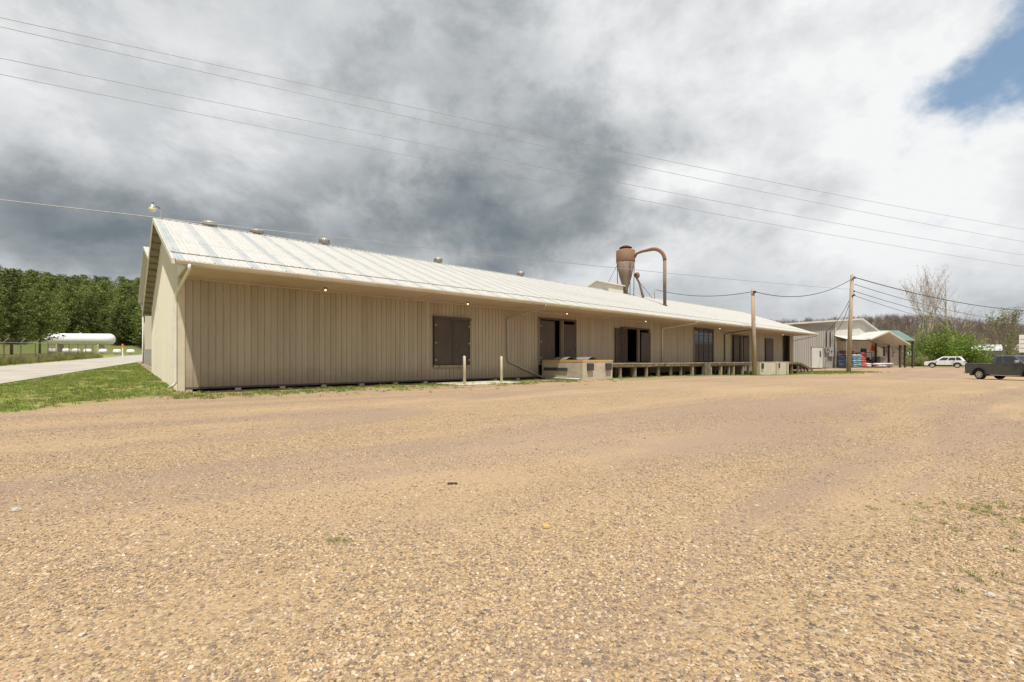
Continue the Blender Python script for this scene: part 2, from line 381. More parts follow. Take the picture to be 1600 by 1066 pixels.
def gravel_mat():
    m = bpy.data.materials.new('gravel_ground'); m.use_nodes = True; g = NT(m.node_tree); b = g.n['Principled BSDF']
    pos = g.node('ShaderNodeNewGeometry').outputs['Position']
    px, py, pz = g.xyz(pos)
    flat = g.vec(px, py, 0.0)
    def cells(scale, off):
        v = g.node('ShaderNodeTexVoronoi'); g.put(v.inputs['Vector'], g.vmath('ADD', flat, off)); v.inputs['Scale'].default_value = scale
        return v.outputs['Distance'], v.outputs['Color']
    stones = [(0, (.07,.056,.050)), (.12, (.15,.115,.098)), (.28, (.28,.195,.12)), (.46, (.38,.265,.15)), (.64, (.46,.325,.185)), (.78, (.43,.275,.13)), (.90, (.51,.40,.26)), (1, (.57,.48,.37))]
    d1, c1 = cells(95, (0,0,0)); d2, c2 = cells(48, (3.1,1.7,0)); d3, c3 = cells(24, (9.1,4.7,0))
    s1 = g.cramp(g.xyz(c1)[0], stones); s2 = g.cramp(g.xyz(c2)[0], stones)
    s3 = g.cramp(g.xyz(c3)[0], stones)
    col = g.mix(g.ramp(g.xyz(c2)[1], .5, .56), s1, s2)
    col = g.mix(g.ramp(g.xyz(c3)[1], .80, .84, 0, .45), col, s3)
    # fines: sand lies between the stones, more in the wheel tracks
    nl = g.noise(flat, .16, 5, .55, .6)
    rx = g.math('ADD', g.math('MULTIPLY', px, .80), g.math('MULTIPLY', py, .60))
    ry = g.math('ADD', g.math('MULTIPLY', px, -.60), g.math('MULTIPLY', py, .80))
    track = g.noise(g.vec(g.math('MULTIPLY', rx, .045), g.math('MULTIPLY', ry, .50), 1.0), 1.5, 5, .55, .5)
    nm = g.noise(flat, 1.1, 5, .6)
    fine = g.math('ADD', g.math('MULTIPLY', nl, .5), g.math('MULTIPLY_ADD', track, .75, g.math('MULTIPLY', nm, .35)))
    sandn = g.noise(flat, 38, 4, .7)
    sand = g.mix(g.ramp(sandn, .3, .7), (.325, .222, .130), (.465, .337, .205))
    col = g.mix(g.ramp(fine, .70, .98, .18, .86), col, sand)
    # greyer crushed-limestone drifts
    grey = g.ramp(g.noise(g.vec(g.math('MULTIPLY', rx, .05), g.math('MULTIPLY', ry, .22), 4.0), 1.3, 5, .6, .8), 45e-2, .60, 0, .80)
    col = g.mix(grey, col, g.mix(g.ramp(sandn, .3, .7), (.225, .160, .118), (.385, .280, .205)))
    grav = col
    # grass
    at = g.node('ShaderNodeAttribute', attribute_name='grass').outputs['Fac']
    ng = g.noise(flat, .55, 6, .65); ng2 = g.noise(flat, 4.5, 6, .7)
    gm = g.math('ADD', at, g.math('MULTIPLY_ADD', g.math('SUBTRACT', ng2, .5), .9, g.math('MULTIPLY', g.math('SUBTRACT', ng, .5), 1.0)))
    gm = g.ramp(gm, .38, .62)
    gcol = g.mix(g.ramp(ng, .36, .60), (.17, .25, .04), (.34, .28, .11))
    gcol = g.mix(g.ramp(ng2, .40, .75, 0, .45), gcol, (.10, .15, .03))
    af = g.node('ShaderNodeAttribute', attribute_name='field').outputs['Fac']
    fcol = g.mix(g.ramp(g.noise(flat, .05, 5, .6), .38, .62), (.17, .18, .06), (.28, .22, .12))
    rad = g.vmath('LENGTH', flat, out=1)
    fcol = g.mix(g.math('MULTIPLY', g.ramp(rad, 125, 150), g.ramp(px, -60, 20)), fcol, (.13, .095, .065))
    fcol = g.mix(g.ramp(px, -60, -20, .75, 0), fcol, (.13, .165, .045))
    col = g.mix(gm, grav, gcol); col = g.mix(af, col, fcol)
    g.put(b.inputs['Base Color'], col); b.inputs['Roughness'].default_value = .95; b.inputs['Specular IOR Level'].default_value = .15
    hgt = g.math('ADD', g.math('MULTIPLY', g.math('SUBTRACT', 1.0, d2), .5), g.math('MULTIPLY', g.math('SUBTRACT', 1.0, d1), .3))
    hgt = g.math('ADD', hgt, g.math('MULTIPLY', sandn, .3))
    hgt = g.math('MULTIPLY', hgt, g.ramp(fine, .72, 1.0, 1.0, .25))
    bn = g.node('ShaderNodeBump'); bn.inputs['Strength'].default_value = .75; bn.inputs['Distance'].default_value = .03
    g.put(bn.inputs['Height'], hgt); g.l.new(bn.outputs[0], b.inputs['Normal'])
    return m
MT['gravel'] = gravel_mat()

# ------------------------------------------------------------------ ground sheet
def axis_coords(lo, hi, a, b, h):
    out = list(np.arange(a, b+1e-6, h)); d = h; x = a
    while x > lo: d *= 1.22; x -= d; out.insert(0, x)
    d = h; x = b
    while x < hi: d *= 1.22; x += d; out.append(x)
    return np.array(out)
def build_ground():
    xs = axis_coords(-900, 1100, -42, 72, .55); ys = axis_coords(-160, 1400, -3, 78, .55)
    X, Y = np.meshgrid(xs, ys); Z = gz(X, Y)
    nx, ny = len(xs), len(ys)
    co = np.stack([X, Y, Z], -1).reshape(-1, 3)
    idx = np.arange(nx*ny).reshape(ny, nx)
    f = np.stack([idx[:-1,:-1], idx[:-1,1:], idx[1:,1:], idx[1:,:-1]], -1).reshape(-1, 4)
    me = bpy.data.meshes.new('ground'); me.from_pydata(co.tolist(), [], f.tolist())
    s, t = st(X, Y)
    # lawn: wedge left of the gable, its front edge runs from the wall corner out to the lower left
    front = t + 0.7 + 1.45*np.maximum(-s, 0)
    lawn = (1-sstep(-.6, .5, s))*sstep(-1.3, 1.6, front)
    strip = np.exp(-((t+2.6)/1.7)**2)*.58*sstep(-1.5, .5, s)*(1-sstep(60, 62, s))
    strip2 = np.exp(-((t+3.2)/.8)**2)*.52*sstep(21, 24, s)*(1-sstep(60, 62, s))
    isl = np.exp(-(((X-37.6)/3.8)**2+((Y-54.0)/2.6)**2)**1.5)*.95
    isl2 = np.exp(-(((X-35.2)/2.2)**2+((Y-53.5)/1.8)**2)**1.5)*.8
    br = np.exp(-(((X-4.15)/1.3)**2+((Y-3.0)/.75)**2))*.46
    gr = np.clip(lawn*.92+strip+strip2+isl+isl2+br, 0, 1)
    far = np.clip(sstep(74, 84, Y)*sstep(-.1, .2, X/np.maximum(Y, 1)) + (1-sstep(-14, -10, s))*.0 + sstep(9.5, 12, -s)*sstep(20, 30, Y) + sstep(95, 120, np.hypot(X, Y)), 0, 1)
    for nm, a in (('grass', gr), ('field', far)):
        at = me.attributes.new(nm, 'FLOAT', 'POINT'); at.data.foreach_set('value', a.reshape(-1).astype(np.float32))
    me.materials.append(MT['gravel']); me.polygons.foreach_set('use_smooth', [True]*len(me.polygons)); me.update()
    return tag(obj('ground', me), 'tan gravel lot with grass verges reaching to the hills', kind='structure')
build_ground()

def build_road():
    mb = MB(); n = 60; W = 6.2
    dx, dy = -.52, .854
    prev = None
    for i in range(n+1):
        k = -30+i*2.4
        a = (-21.6+dx*k, 19.5+dy*k); b = (a[0]-.854*W, a[1]-.52*W)
        row = []
        for j in range(5):
            q = j/4; x = a[0]+(b[0]-a[0])*q; y = a[1]+(b[1]-a[1])*q
            row.append((x, y, gzf(x, y)+.03+.02*math.sin(q*PI)))
        if prev:
            for j in range(4): mb.quad(prev[j], prev[j+1], row[j+1], row[j])
        prev = row
    o = mb.build('road', MT['asphalt'], smooth=True); tag(o, kind='structure')
build_road()

# ------------------------------------------------------------------ warehouse
WH = thing('warehouse', 'long beige metal warehouse with white roof and deep eaves over its loading docks', 'warehouse', (P0[0], P0[1], 0), WROT)
L = 64.6; SZ = 4.33; OV = 2.72; RT, RZ = 6.66, 8.0; EZ = 4.50; DEPTH = 15.95; SL = (RZ-EZ)/(RT+OV)
FLOOR = 1.06
def roofz(t): return EZ+(t+OV)*SL if t <= RT else RZ-(t-RT)*SL
# doors: s0, s1, z0, z1
DOORS = {'a': (10.99, 13.32, .93, 3.50), 'b': (18.75, 22.33, FLOOR, 3.86), 'c': (27.50, 31.42, FLOOR, 3.66), 'd': (38.83, 42.62, FLOOR, 4.14),
         'e': (46.60, 50.85, FLOOR, 3.79), 'f': (55.47, 57.79, FLOOR, 3.70), 'g': (61.1, 63.2, FLOOR, 4.30)}
PITCH = .2465
def panel_mesh(w, h, name='wall_panel'):
    """ribbed sheet: flat pan, raised lap rib along its left edge; lies in y<=0"""
    mb = MB(); pr = [(0, .012), (.006, .012), (.008, -.020), (.026, -.020), (.036, -.004), (w*.5-.012, -.004), (w*.5, -.010), (w*.5+.012, -.004), (w, -.004)]
    if w < .09: pr = [(0, 0), (w, 0)]
    for (a, b), (c, d) in zip(pr[:-1], pr[1:]): mb.quad((a, b, 0), (c, d, 0), (c, d, h), (a, b, h))
    return mb.mesh(name, MT['siding'], fix=False)
def build_front_wall():
    cache = {}
    def put(s0, s1, z0, z1):
        k = (round(s1-s0, 3), round(z1-z0, 3))
        if k not in cache: cache[k] = panel_mesh(*k)
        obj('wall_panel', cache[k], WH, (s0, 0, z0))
    s = .17
    while s < L-.13:
        e = min(s+PITCH, L-.12); hit = None
        for d in DOORS.values():
            if s < d[1]-.03 and e > d[0]+.03: hit = d
        if hit is None: put(s, e, .16, SZ)
        else:
            if s < hit[0]-.03: put(s, hit[0], .16, SZ)
            a, b = max(s, hit[0]), min(e, hit[1]); put(a, b, hit[3], SZ)
            if hit[2] < 1: put(a, b, .16, hit[2])
            if e > hit[1]+.03: put(hit[1], e, .16, SZ)
        s = e
build_front_wall()
# corner trims, sill beam, near-black sheet for the crawl space's shade, concrete footing of the dock part
MB().box(0, .17, -.045, .0, .02, SZ).box(-.045, 0, -.045, .17, .02, SZ).build('corner_trim', MT['trim'], WH)
MB().box(L-.12, L+.045, -.045, .02, -.3, SZ).build('corner_trim', MT['trim'], WH)
MB().box(.17, 18.9, -.06, .04, .10, .175).build('sill_beam', MT['sill'], WH)
MB().box(.3, L-.2, .25, .35, -.6, FLOOR-.02).build('crawl_space_shade', MT['dark'], WH)
MB().box(.1, L-.1, .06, DEPTH-.1, FLOOR-.16, FLOOR-.01).build('floor', MT['grey_wood'], WH)
for s in (.30, 1.93, 3.58, 5.3, 7.06, 8.8, 10.5, 15.2, 17.0):
    bevel(MB().box(s-.11, s+.11, -.05, .2, -.1, .115).build('footing_block', MT['concrete'], WH), .01)
# gable end (left), with low ribs; right gable; rear wall
def gable(sx, out, mat, name):
    mb = MB(); n = int(DEPTH/.3); ts = [DEPTH*i/n for i in range(n+1)]
    def top(t): return min(roofz(t)-.10, 99)
    for a, b in zip(ts[:-1], ts[1:]):
        r = a+.03
        z0a, z0b = .0245*a-.25, .0245*b-.25
        mb.quad((sx, a, z0a), (sx+out*.02, a+.012, z0a), (sx+out*.02, a+.012, top(a)), (sx, a, top(a)))
        mb.quad((sx+out*.02, a+.012, z0a), (sx+out*.02, r+.012, z0a), (sx+out*.02, r+.012, top(r)), (sx+out*.02, a+.012, top(a)))
        mb.quad((sx+out*.02, r+.012, z0a), (sx, r+.03, z0a), (sx, r+.03, top(r)), (sx+out*.02, r+.012, top(r)))
        mb.quad((sx, r+.03, z0a), (sx, b, z0b), (sx, b, top(b)), (sx, r+.03, top(r)))
    return mb.build(name, mat, WH, fix=False)
gable(0, -1, MT['gable'], 'gable_wall')
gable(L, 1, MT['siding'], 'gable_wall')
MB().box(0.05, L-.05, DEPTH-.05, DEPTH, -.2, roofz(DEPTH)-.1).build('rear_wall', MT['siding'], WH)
# eave returns on both ends of the deep overhang
for sx in (-.02, L+.0):
    MB().prism([(0, SZ), (-OV+.1, SZ), (-OV+.1, EZ-.04), (0, roofz(0)-.09)], 'x', sx-.03, sx+.03).build('eave_return', MT['gable'], WH)
# soffit boards
ns = 27
for i in range(ns):
    a = .02+i*(L-.04)/ns; b = .02+(i+1)*(L-.04)/ns
    MB().box(a+.006, b-.006, -OV+.06, -.03, SZ-.002+.006*(i % 2), SZ+.03).build('soffit_board', MT['soffit'], WH)
MB().box(0, L, -OV+.02, -.01, SZ+.045, SZ+.06).build('soffit_backing', MT['dark'], WH)
MB().box(.0, L, -.075, -.028, SZ-.06, SZ-.006).build('soffit_trim', MT['soffit'], WH)
# roof: two courses of ribbed sheets on the front slope
RO = .42
cs, sn = 1/math.hypot(1, SL), SL/math.hypot(1, SL)
SLOPE = math.atan(SL)
def sheet_mesh(w, ln, name):
    """ribbed sheet in local x (width) and y (up the slope)"""
    mb = MB(); pr = [(0, 0)]
    nr = 8
    for i in range(nr):
        c = w*(i)/nr+.03
        pr += [(c-.022, 0.002), (c-.010, .030), (c+.014, .030), (c+.026, .002)] if i == 0 else [(c-.020, .002), (c-.008, .017), (c+.008, .017), (c+.020, .002)]
    pr.append((w+.004, .002))
    for (a, b), (c, d) in zip(pr[:-1], pr[1:]): mb.quad((a, 0, b), (c, 0, d), (c, ln, d), (a, ln, b))
    return mb.mesh(name, MT['roof'], fix=False)
LAPT = -1.68
SW = 1.128; nsh = int(round((L+2*RO)/SW)); SW = (L+2*RO)/nsh
up_len = (RT-LAPT)/cs+.02; lo_len = (LAPT+OV+.06)/cs+.05
me_u = sheet_mesh(SW, up_len, 'roof_sheet'); me_l = sheet_mesh(SW, lo_len, 'roof_sheet')
for i in range(nsh):
    s = -RO+i*SW
    o = obj('roof_sheet', me_u, WH, (s, LAPT, roofz(LAPT)+.028)); o.rotation_euler = (SLOPE, 0, 0)
    o = obj('roof_sheet', me_l, WH, (s, -OV-.06, roofz(-OV-.06)+.004)); o.rotation_euler = (SLOPE, 0, 0)
# dark dashes added to stand in for the shadow gaps under the lap
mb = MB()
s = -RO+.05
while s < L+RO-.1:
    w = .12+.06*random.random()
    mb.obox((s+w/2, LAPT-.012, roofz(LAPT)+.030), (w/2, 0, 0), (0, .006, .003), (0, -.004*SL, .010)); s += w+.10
mb.build('lap_shadow_dashes', MT['grey_wood'], WH)
# roof deck under the sheets, rear slope, ridge cap
MB().prism([(-OV-.0, EZ-.03), (RT, RZ-.03), (16.85, roofz(16.85)-.03), (16.85, roofz(16.85)-.12), (RT, RZ-.12), (-OV, EZ-.10)], 'x', -RO+.02, L+RO-.02).build('roof_deck', MT['grey_wood'], WH)
mb = MB()
for i in range(nsh):
    s = -RO+i*SW; mb.quad((s, RT, RZ+.02), (s+SW, RT, RZ+.02), (s+SW, 16.9, roofz(16.9)+.02), (s, 16.9, roofz(16.9)+.02))
mb.build('rear_roof_sheets', MT['roof'], WH, fix=False)
mb = MB()
mb.prism([(RT-.20, RZ-.20*SL+.050), (RT, RZ+.066), (RT+.2, RZ-.2*SL+.050), (RT+.2, RZ-.2*SL+.03), (RT, RZ+.045), (RT-.2, RZ-.2*SL+.035)], 'x', -RO, L+RO)
mb.build('ridge_cap', MT['galv'], WH)
# dark ribs of the ridge closure showing along the cap's edge
mb = MB(); s = -RO
while s < L:
    mb.box(s, s+.07, RT-.24, RT-.19, RZ-.22*SL+.03, RZ-.22*SL+.058); s += .28
mb.build('ridge_closure', MT['rust_dark'], WH)
# rake boards, look-out purlins under the rear rake
for sx in (-RO-.02, L+RO-.02):
    MB().prism([(-OV-.05, EZ+.0), (RT, RZ+.035), (RT, RZ-.20), (-OV-.05, EZ-.16)], 'x', sx, sx+.04).build('rake_board', MT['gutter'], WH)
    MB().prism([(RT, RZ+.035), (16.9, roofz(16.9)+.03), (16.9, roofz(16.9)-.17), (RT, RZ-.20)], 'x', sx, sx+.04).build('rake_board', MT['trim'], WH)
me = None
for i in range(15):
    t = RT+.5+i*.66
    if me is None: me = MB().box(0, RO-.03, -.05, .05, -.11, 0).mesh('lookout', MT['grey_wood'])
    obj('lookout', me, WH, (-RO+.025, t, roofz(t)-.125))
# fascia and gutter
MB().box(-RO+.02, L+RO-.02, -OV-.03, -OV+.03, SZ-.02, EZ-.06).build('fascia', MT['gutter'], WH)
MB().prism([(-OV-.035, EZ-.03), (-OV-.035, EZ-.15), (-OV-.10, EZ-.155), (-OV-.16, EZ-.07), (-OV-.16, EZ-.03), (-OV-.145, EZ-.03), (-OV-.145, EZ-.065), (-OV-.095, EZ-.135), (-OV-.05, EZ-.135), (-OV-.05, EZ-.03)], 'x', -RO+.10, L+RO-.02).build('gutter', MT['gutter'], WH)
MB().prism([(-OV-.035, EZ-.03), (-OV-.035, EZ-.15), (-OV-.10, EZ-.155), (-OV-.16, EZ-.07), (-OV-.16, EZ-.03)], 'x', -RO+.085, -RO+.099).build('gutter_end_cap', MT['gutter'], WH)
MB().box(-RO-.022, -RO+.06, -OV-.07, -OV+.02, EZ-.17, EZ-.01).build('fascia_end', MT['gutter'], WH)
# downspouts
def spout(pts, mat='white_pipe', r=.05):
    pp = [Vector(p) for p in pts]; out = [pp[0]]
    for a, b, c in zip(pp[:-2], pp[1:-1], pp[2:]):
        k = min(.12, (b-a).length*.3, (c-b).length*.3)
        out += [b+(a-b).normalized()*k, b+(a-b).normalized()*k*.3+(c-b).normalized()*k*.3, b+(c-b).normalized()*k]
    out.append(pp[-1])
    return MB().tube(out, r, 8).build('downspout', MT[mat], WH, smooth=True)
GO = (-OV-.10, EZ-.14)
spout([(.02, GO[0], GO[1]), (.02, GO[0], GO[1]-.16), (-.07, -.02, 3.72), (-.09, .12, 3.45), (-.09, .12, .32), (-.30, .25, .16)])
spout([(16.6, GO[0], GO[1]), (16.6, GO[0]+.05, GO[1]-.14), (16.08, -.09, 3.72), (16.12, -.09, 1.14), (18.86, -.10, .16), (18.90, -.5, .10), (18.90, -3.35, .07)], 'galv', .055)
spout([(33.9, GO[0], GO[1]), (33.9, GO[0]+.05, GO[1]-.14), (33.28, -.09, 3.88), (33.28, -.09, 1.10)])
spout([(45.3, GO[0], GO[1]), (45.3, GO[0]+.05, GO[1]-.14), (45.0, -.09, 3.90), (45.0, -.09, 1.10)], 'door_frame', .045)
spout([(64.4, GO[0], GO[1]), (64.4, GO[0]+.05, GO[1]-.14), (64.75, -.02, 3.7), (64.75, .0, .3)])
# soffit lamps (lit)
for s in (5.05, 12.55, 20.43, 29.48, 42.04, 58.35):
    o = MB().lathe([(.085, 0), (.085, -.02), (.045, -.045), (.04, -.06)], n=12).build('soffit_lamp', MT['rust_dark'], WH, True, loc=(s, -.95, SZ-.003))
    MB().lathe([(.022, -.055), (.042, -.085), (.045, -.11), (.03, -.14), (.008, -.15)], n=12).build('bulb', MT['bulb'], o, True)
# ---- doors
def leaf(s0, s1, z0, z1, parent, y=-.07, bolts=None, ang=0, pivot=None):
    """plywood-faced door leaf; bolts: side ('l'/'r') carrying three hinge plates"""
    w = s1-s0; mb = MB().box(0, w, -.03, .03, 0, z1-z0); mb.box(0, .07, -.042, -.031, .11, z1-z0-.09); mb.box(w-.07, w, -.042, -.031, .11, z1-z0-.09); mb.box(.0, w, -.045, -.03, 0, .10); mb.box(0, w, -.045, -.03, z1-z0-.08, z1-z0)
    o = mb.build('door_leaf', MT['door'], parent, loc=(s0, y, z0)); o.rotation_euler = (0, 0, ang)
    if w > .6:
        hx = w-.18 if bolts != 'r' else .18
        MB().tube([(hx, -.032, 1.0), (hx, -.085, 1.02), (hx, -.085, 1.2), (hx, -.032, 1.22)], .012, 6).build('handle', MT['bolt'], o)
    if bolts:
        for k in (.10, .48, .87):
            x = .09 if bolts == 'l' else w-.09
            b = MB().lathe([(.055, 0), (.055, .02), (.025, .035), (.02, .05)], n=10, axis='y').build('hinge_plate', MT['bolt'], o, loc=(x, -.045, (z1-z0)*k)); b.scale = (1, -1, 1)
    return o
def frame(s0, s1, z0, z1, parent, w=.09, mat='door_frame', dep=.10):
    MB().box(s0-w, s0, -dep, .1, z0, z1+w).box(s1, s1+w, -dep, .1, z0, z1+w).box(s0, s1, -dep, .1, z1, z1+w).build('door_frame', MT[mat], parent)
a = DOORS['a']; o = MB().box(a[0]-.05, a[1]+.05, -.02, .05, a[2]-.09, a[3]+.05).build('loading_door', MT['door_frame'], WH)
leaf(a[0]+.0, 12.14, a[2]+.04, a[3]-.10, o, bolts='l'); leaf(12.16, a[1], a[2]+.04, a[3]-.10, o, bolts='r')
MB().box(a[0]-.05, a[1]+.05, -.13, -.02, a[3]-.09, a[3]+.05).build('header', MT['door_frame'], o)
MB().box(a[0]-.03, a[1]+.03, -.13, -.02, a[2]-.13, a[2]+.0).build('threshold', MT['old_wood'], o)
def open_door(name, key, leaves, posts, mat='grey_wood'):
    d = DOORS[key]; o = MB().box(d[0], d[1], -.105, .09, d[3]-.02, d[3]+.10).build(name, MT['door_frame'], WH)
    for s0, s1, z1, y, b, ang in leaves: leaf(s0, s1, d[2]+.03, z1, o, y, b, ang)
    for s0, s1 in posts: MB().box(s0, s1, -.10, .1, d[2], d[3]-.02).build('jamb', MT[mat], o)
    return o
open_door('loading_door', 'b', [(18.79, 20.17, 3.76, -.075, 'l', 0), (21.05, 22.31, 3.62, -.075, None, 0)], [(18.70, 18.78), (20.84, 20.90), (20.98, 21.04), (22.31, 22.37)])
open_door('loading_door', 'c', [(27.46, 27.90, 3.60, -.16, None, -.9), (30.07, 31.40, 3.42, -.13, None, 0)], [(27.42, 27.50), (27.86, 27.98), (29.80, 29.92), (31.42, 31.46)])
# narrow leaf swung out beside the third opening
leaf(26.76, 27.40, FLOOR+.03, 3.62, WH.children[-1] if False else [c for c in WH.children if c.name.startswith('loading_door')][-1], -.08)
o = open_door('loading_door', 'd', [], [(38.76, 38.84), (42.60, 42.70)])
gl = MB().box(38.84, 42.60, -.02, .0, FLOOR+.05, 4.12).build('glazed_panel', MT['glass'], o)
for k in range(1, 4): MB().box(38.84+k*.94-.03, 38.84+k*.94+.03, -.05, -.021, FLOOR+.05, 4.12).build('bar', MT['door_frame'], o)
for k in range(1, 5): MB().box(38.86, 42.58, -.045, -.022, FLOOR+k*.62-.02, FLOOR+k*.62+.02).build('bar', MT['door_frame'], o)
open_door('loading_door', 'e', [(47.0, 47.75, 3.72, -.10, None, -.35), (49.37, 50.83, 3.66, -.10, None, 0)], [(46.56, 46.66), (49.05, 49.20), (50.83, 50.9)])
f = DOORS['f']; o = MB().box(f[0]-.06, f[1]+.06, -.05, .05, f[2], f[3]+.06).build('plain_door', MT['door_frame'], WH)
leaf(f[0]+.05, f[1]-.05, f[2]+.02, f[3]-.05, o, -.085)
open_door('loading_door', 'g', [], [(61.05, 61.12), (63.2, 63.28)], 'door_frame')
# inner partition and ceiling, coloured near-black to stand in for the unlit interior
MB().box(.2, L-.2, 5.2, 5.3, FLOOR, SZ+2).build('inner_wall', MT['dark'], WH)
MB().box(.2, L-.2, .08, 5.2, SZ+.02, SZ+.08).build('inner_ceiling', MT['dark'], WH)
# ridge ventilators
def cap_vent(s, turb):
    if turb:
        mb = MB().lathe([(.15, -.25), (.15, .06), (.2, .07), (.27, .16), (.29, .26), (.25, .36), (.14, .43), (.02, .45)], n=20)
    else:
        mb = MB().lathe([(.17, -.25), (.17, .06), (.30, .07), (.31, .20), (.27, .26), (.12, .31), (.02, .32)], n=20)
    o = mb.build('roof_vent', MT['galv'], WH, True, loc=(s, RT+.12, RZ+.02))
    mb = MB()
    for k in range(18):
        an = 2*PI*k/18; r = .292 if turb else .312; zc = .24 if turb else .14
        mb.obox((r*math.cos(an), r*math.sin(an), zc), (.012*math.cos(an), .012*math.sin(an), 0), (-.022*math.sin(an), .022*math.cos(an), .0), (0, 0, .09 if turb else .055))
    mb.build('vane', MT['rust_pipe'], o)
for s, tb in ((1.87, 0), (4.04, 0), (7.63, 1), (15.49, 1), (23.34, 1)): cap_vent(s, tb)
# small roof house
o = MB().prism([(6.0, 7.5), (8.8, 7.2), (8.8, 8.35), (7.35, 8.92), (6.0, 8.55)], 'x', 34.0, 36.3).build('roof_house', MT['gable'], WH)
MB().prism([(5.85, 8.50), (7.35, 8.93), (8.95, 8.28), (8.95, 8.38), (7.35, 9.03), (5.85, 8.60)], 'x', 33.8, 36.45).build('roof', MT['gable'], o)

# ------------------------------------------------------------------ things on the warehouse roof
def WL(s, t, z):
    x, y = world(s, t); return (x, y, z)
yl = thing('yard_light', 'cream dusk-to-dawn lamp on a thin mast at the near ridge end', 'lamp', WL(-.12, RT, RZ), WROT+PI)
MB().tube([(0, 0, 0), (0, 0, .42), (.03, 0, .5)], .018, 8).build('mast', MT['galv'], yl)
MB().tube([(.03, 0, .5), (.10, 0, .56), (.2, 0, .58)], .022, 8).build('arm', MT['rust_dark'], yl)
MB().lathe([(.05, .66), (.075, .63), (.085, .55), (.15, .50), (.155, .47)], (.32, 0, 0), 16).build('housing', MT['galv'], yl, True)
MB().lathe([(.150, .469), (.145, .40), (.11, .33), (.05, .30), (.02, .295)], (.32, 0, 0), 16).build('lens', MT['lamp_cream'], yl, True)
MB().lathe([(.035, .66), (.045, .70), (.03, .74)], (.32, 0, 0), 12).build('photocell', MT['rust_dark'], yl, True)

CT = 6.15
CY = thing('cyclone_collector', 'rusty cyclone dust collector with bent pipe standing on the warehouse roof', 'dust collector', WL(36.9, CT, 0), WROT)
rz0 = roofz(CT)
MB().lathe([(.91, 11.00), (.93, 11.1), (.93, 12.12), (.66, 12.24)], n=28).build('drum', MT['rust'], CY, True)
MB().lathe([(.22, rz0+.02), (.24, rz0+.5), (.62, 9.6), (.90, 11.00)], n=28).build('cone', MT['rust_pipe'], CY, True)
MB().lathe([(.46, 12.2), (.46, 12.40)], n=20).build('outlet_collar', MT['rust'], CY, True)
MB().lathe([(.60, 12.40), (.65, 12.44), (.32, 12.62), (.03, 12.70)], n=24).build('rain_cap', MT['rust_dark'], CY, True)
for an in (.6, 2.5, 4.3, 5.5):
    bx, by = .85*math.cos(an), .85*math.sin(an)
    MB().tube([(bx, by, 11.3), (bx*.95, by*.95, roofz(CT+by*.95)+.02)], .04, 6).build('leg', MT['rust_dark'], CY)
MB().tube([(.9, -.5, 9.75), (1.35, -.7, 9.0), (1.75, -.9, roofz(CT-.9)+.05)], [.12, .10, .14], 8).build('fan_duct', MT['rust_pipe'], CY)
MB().lathe([(.05, -.14), (.28, -.13), (.30, 0), (.28, .13), (.05, .14)], (1.1, -.6, 9.75), 16, 'y').build('fan_housing', MT['rust'], CY, True)
PX, PY, PZ, BR = .55, -4.0, 11.86, 1.25
hd = Vector((PX, PY+.5, 0)).normalized()
pts = [(.35, -.75, 11.35), (.25, -1.15, 11.72), (.33, -1.7, PZ-.03)]
cen = Vector((PX, PY, PZ-BR))-hd*BR
for k in range(0, 10):
    an = PI/2*(1-k/9); pts.append(tuple(cen+hd*(math.cos(an)*BR)+Vector((0, 0, math.sin(an)*BR))))
MB().tube(pts, [.13, .12, .13]+[.17]*10, 12).build('bent_pipe', MT['rust'], CY, True)
MB().tube([(PX, PY, PZ-BR+.05), (PX, PY, roofz(CT+PY)-.02)], .155, 12).build('down_pipe', MT['rust_pipe'], CY, True)
MB().lathe([(.26, 0), (.21, .06), (.18, .1)], (PX, PY, roofz(CT+PY)+.0), 12).build('flashing', MT['rust_dark'], CY, True)
MB().tube([(.95, -.4, 9.7), (4.3, -.35, roofz(CT-.35)+.03)], .022, 6).build('guy_rod', MT['rust_dark'], CY)
MB().tube([(-.7, .3, 11.0), (-1.9, 1.4, roofz(7.4)+.03)], .022, 6).build('guy_rod', MT['rust_dark'], CY)

WHD = WL(41.9, 6.0, roofz(6.0))
wm = thing('service_mast', 'small gooseneck electrical mast on the roof beside the tall pipe', 'mast', WHD, WROT)
MB().tube([(0, 0, -.02), (0, 0, .95), (.06, 0, 1.1), (.18, 0, 1.14), (.28, 0, 1.08), (.32, 0, .95)], .035, 8).build('conduit', MT['grey_metal'], wm, True)
MB().lathe([(.11, 0), (.05, .08), (.04, .12)], n=10).build('boot', MT['rubber'], wm)

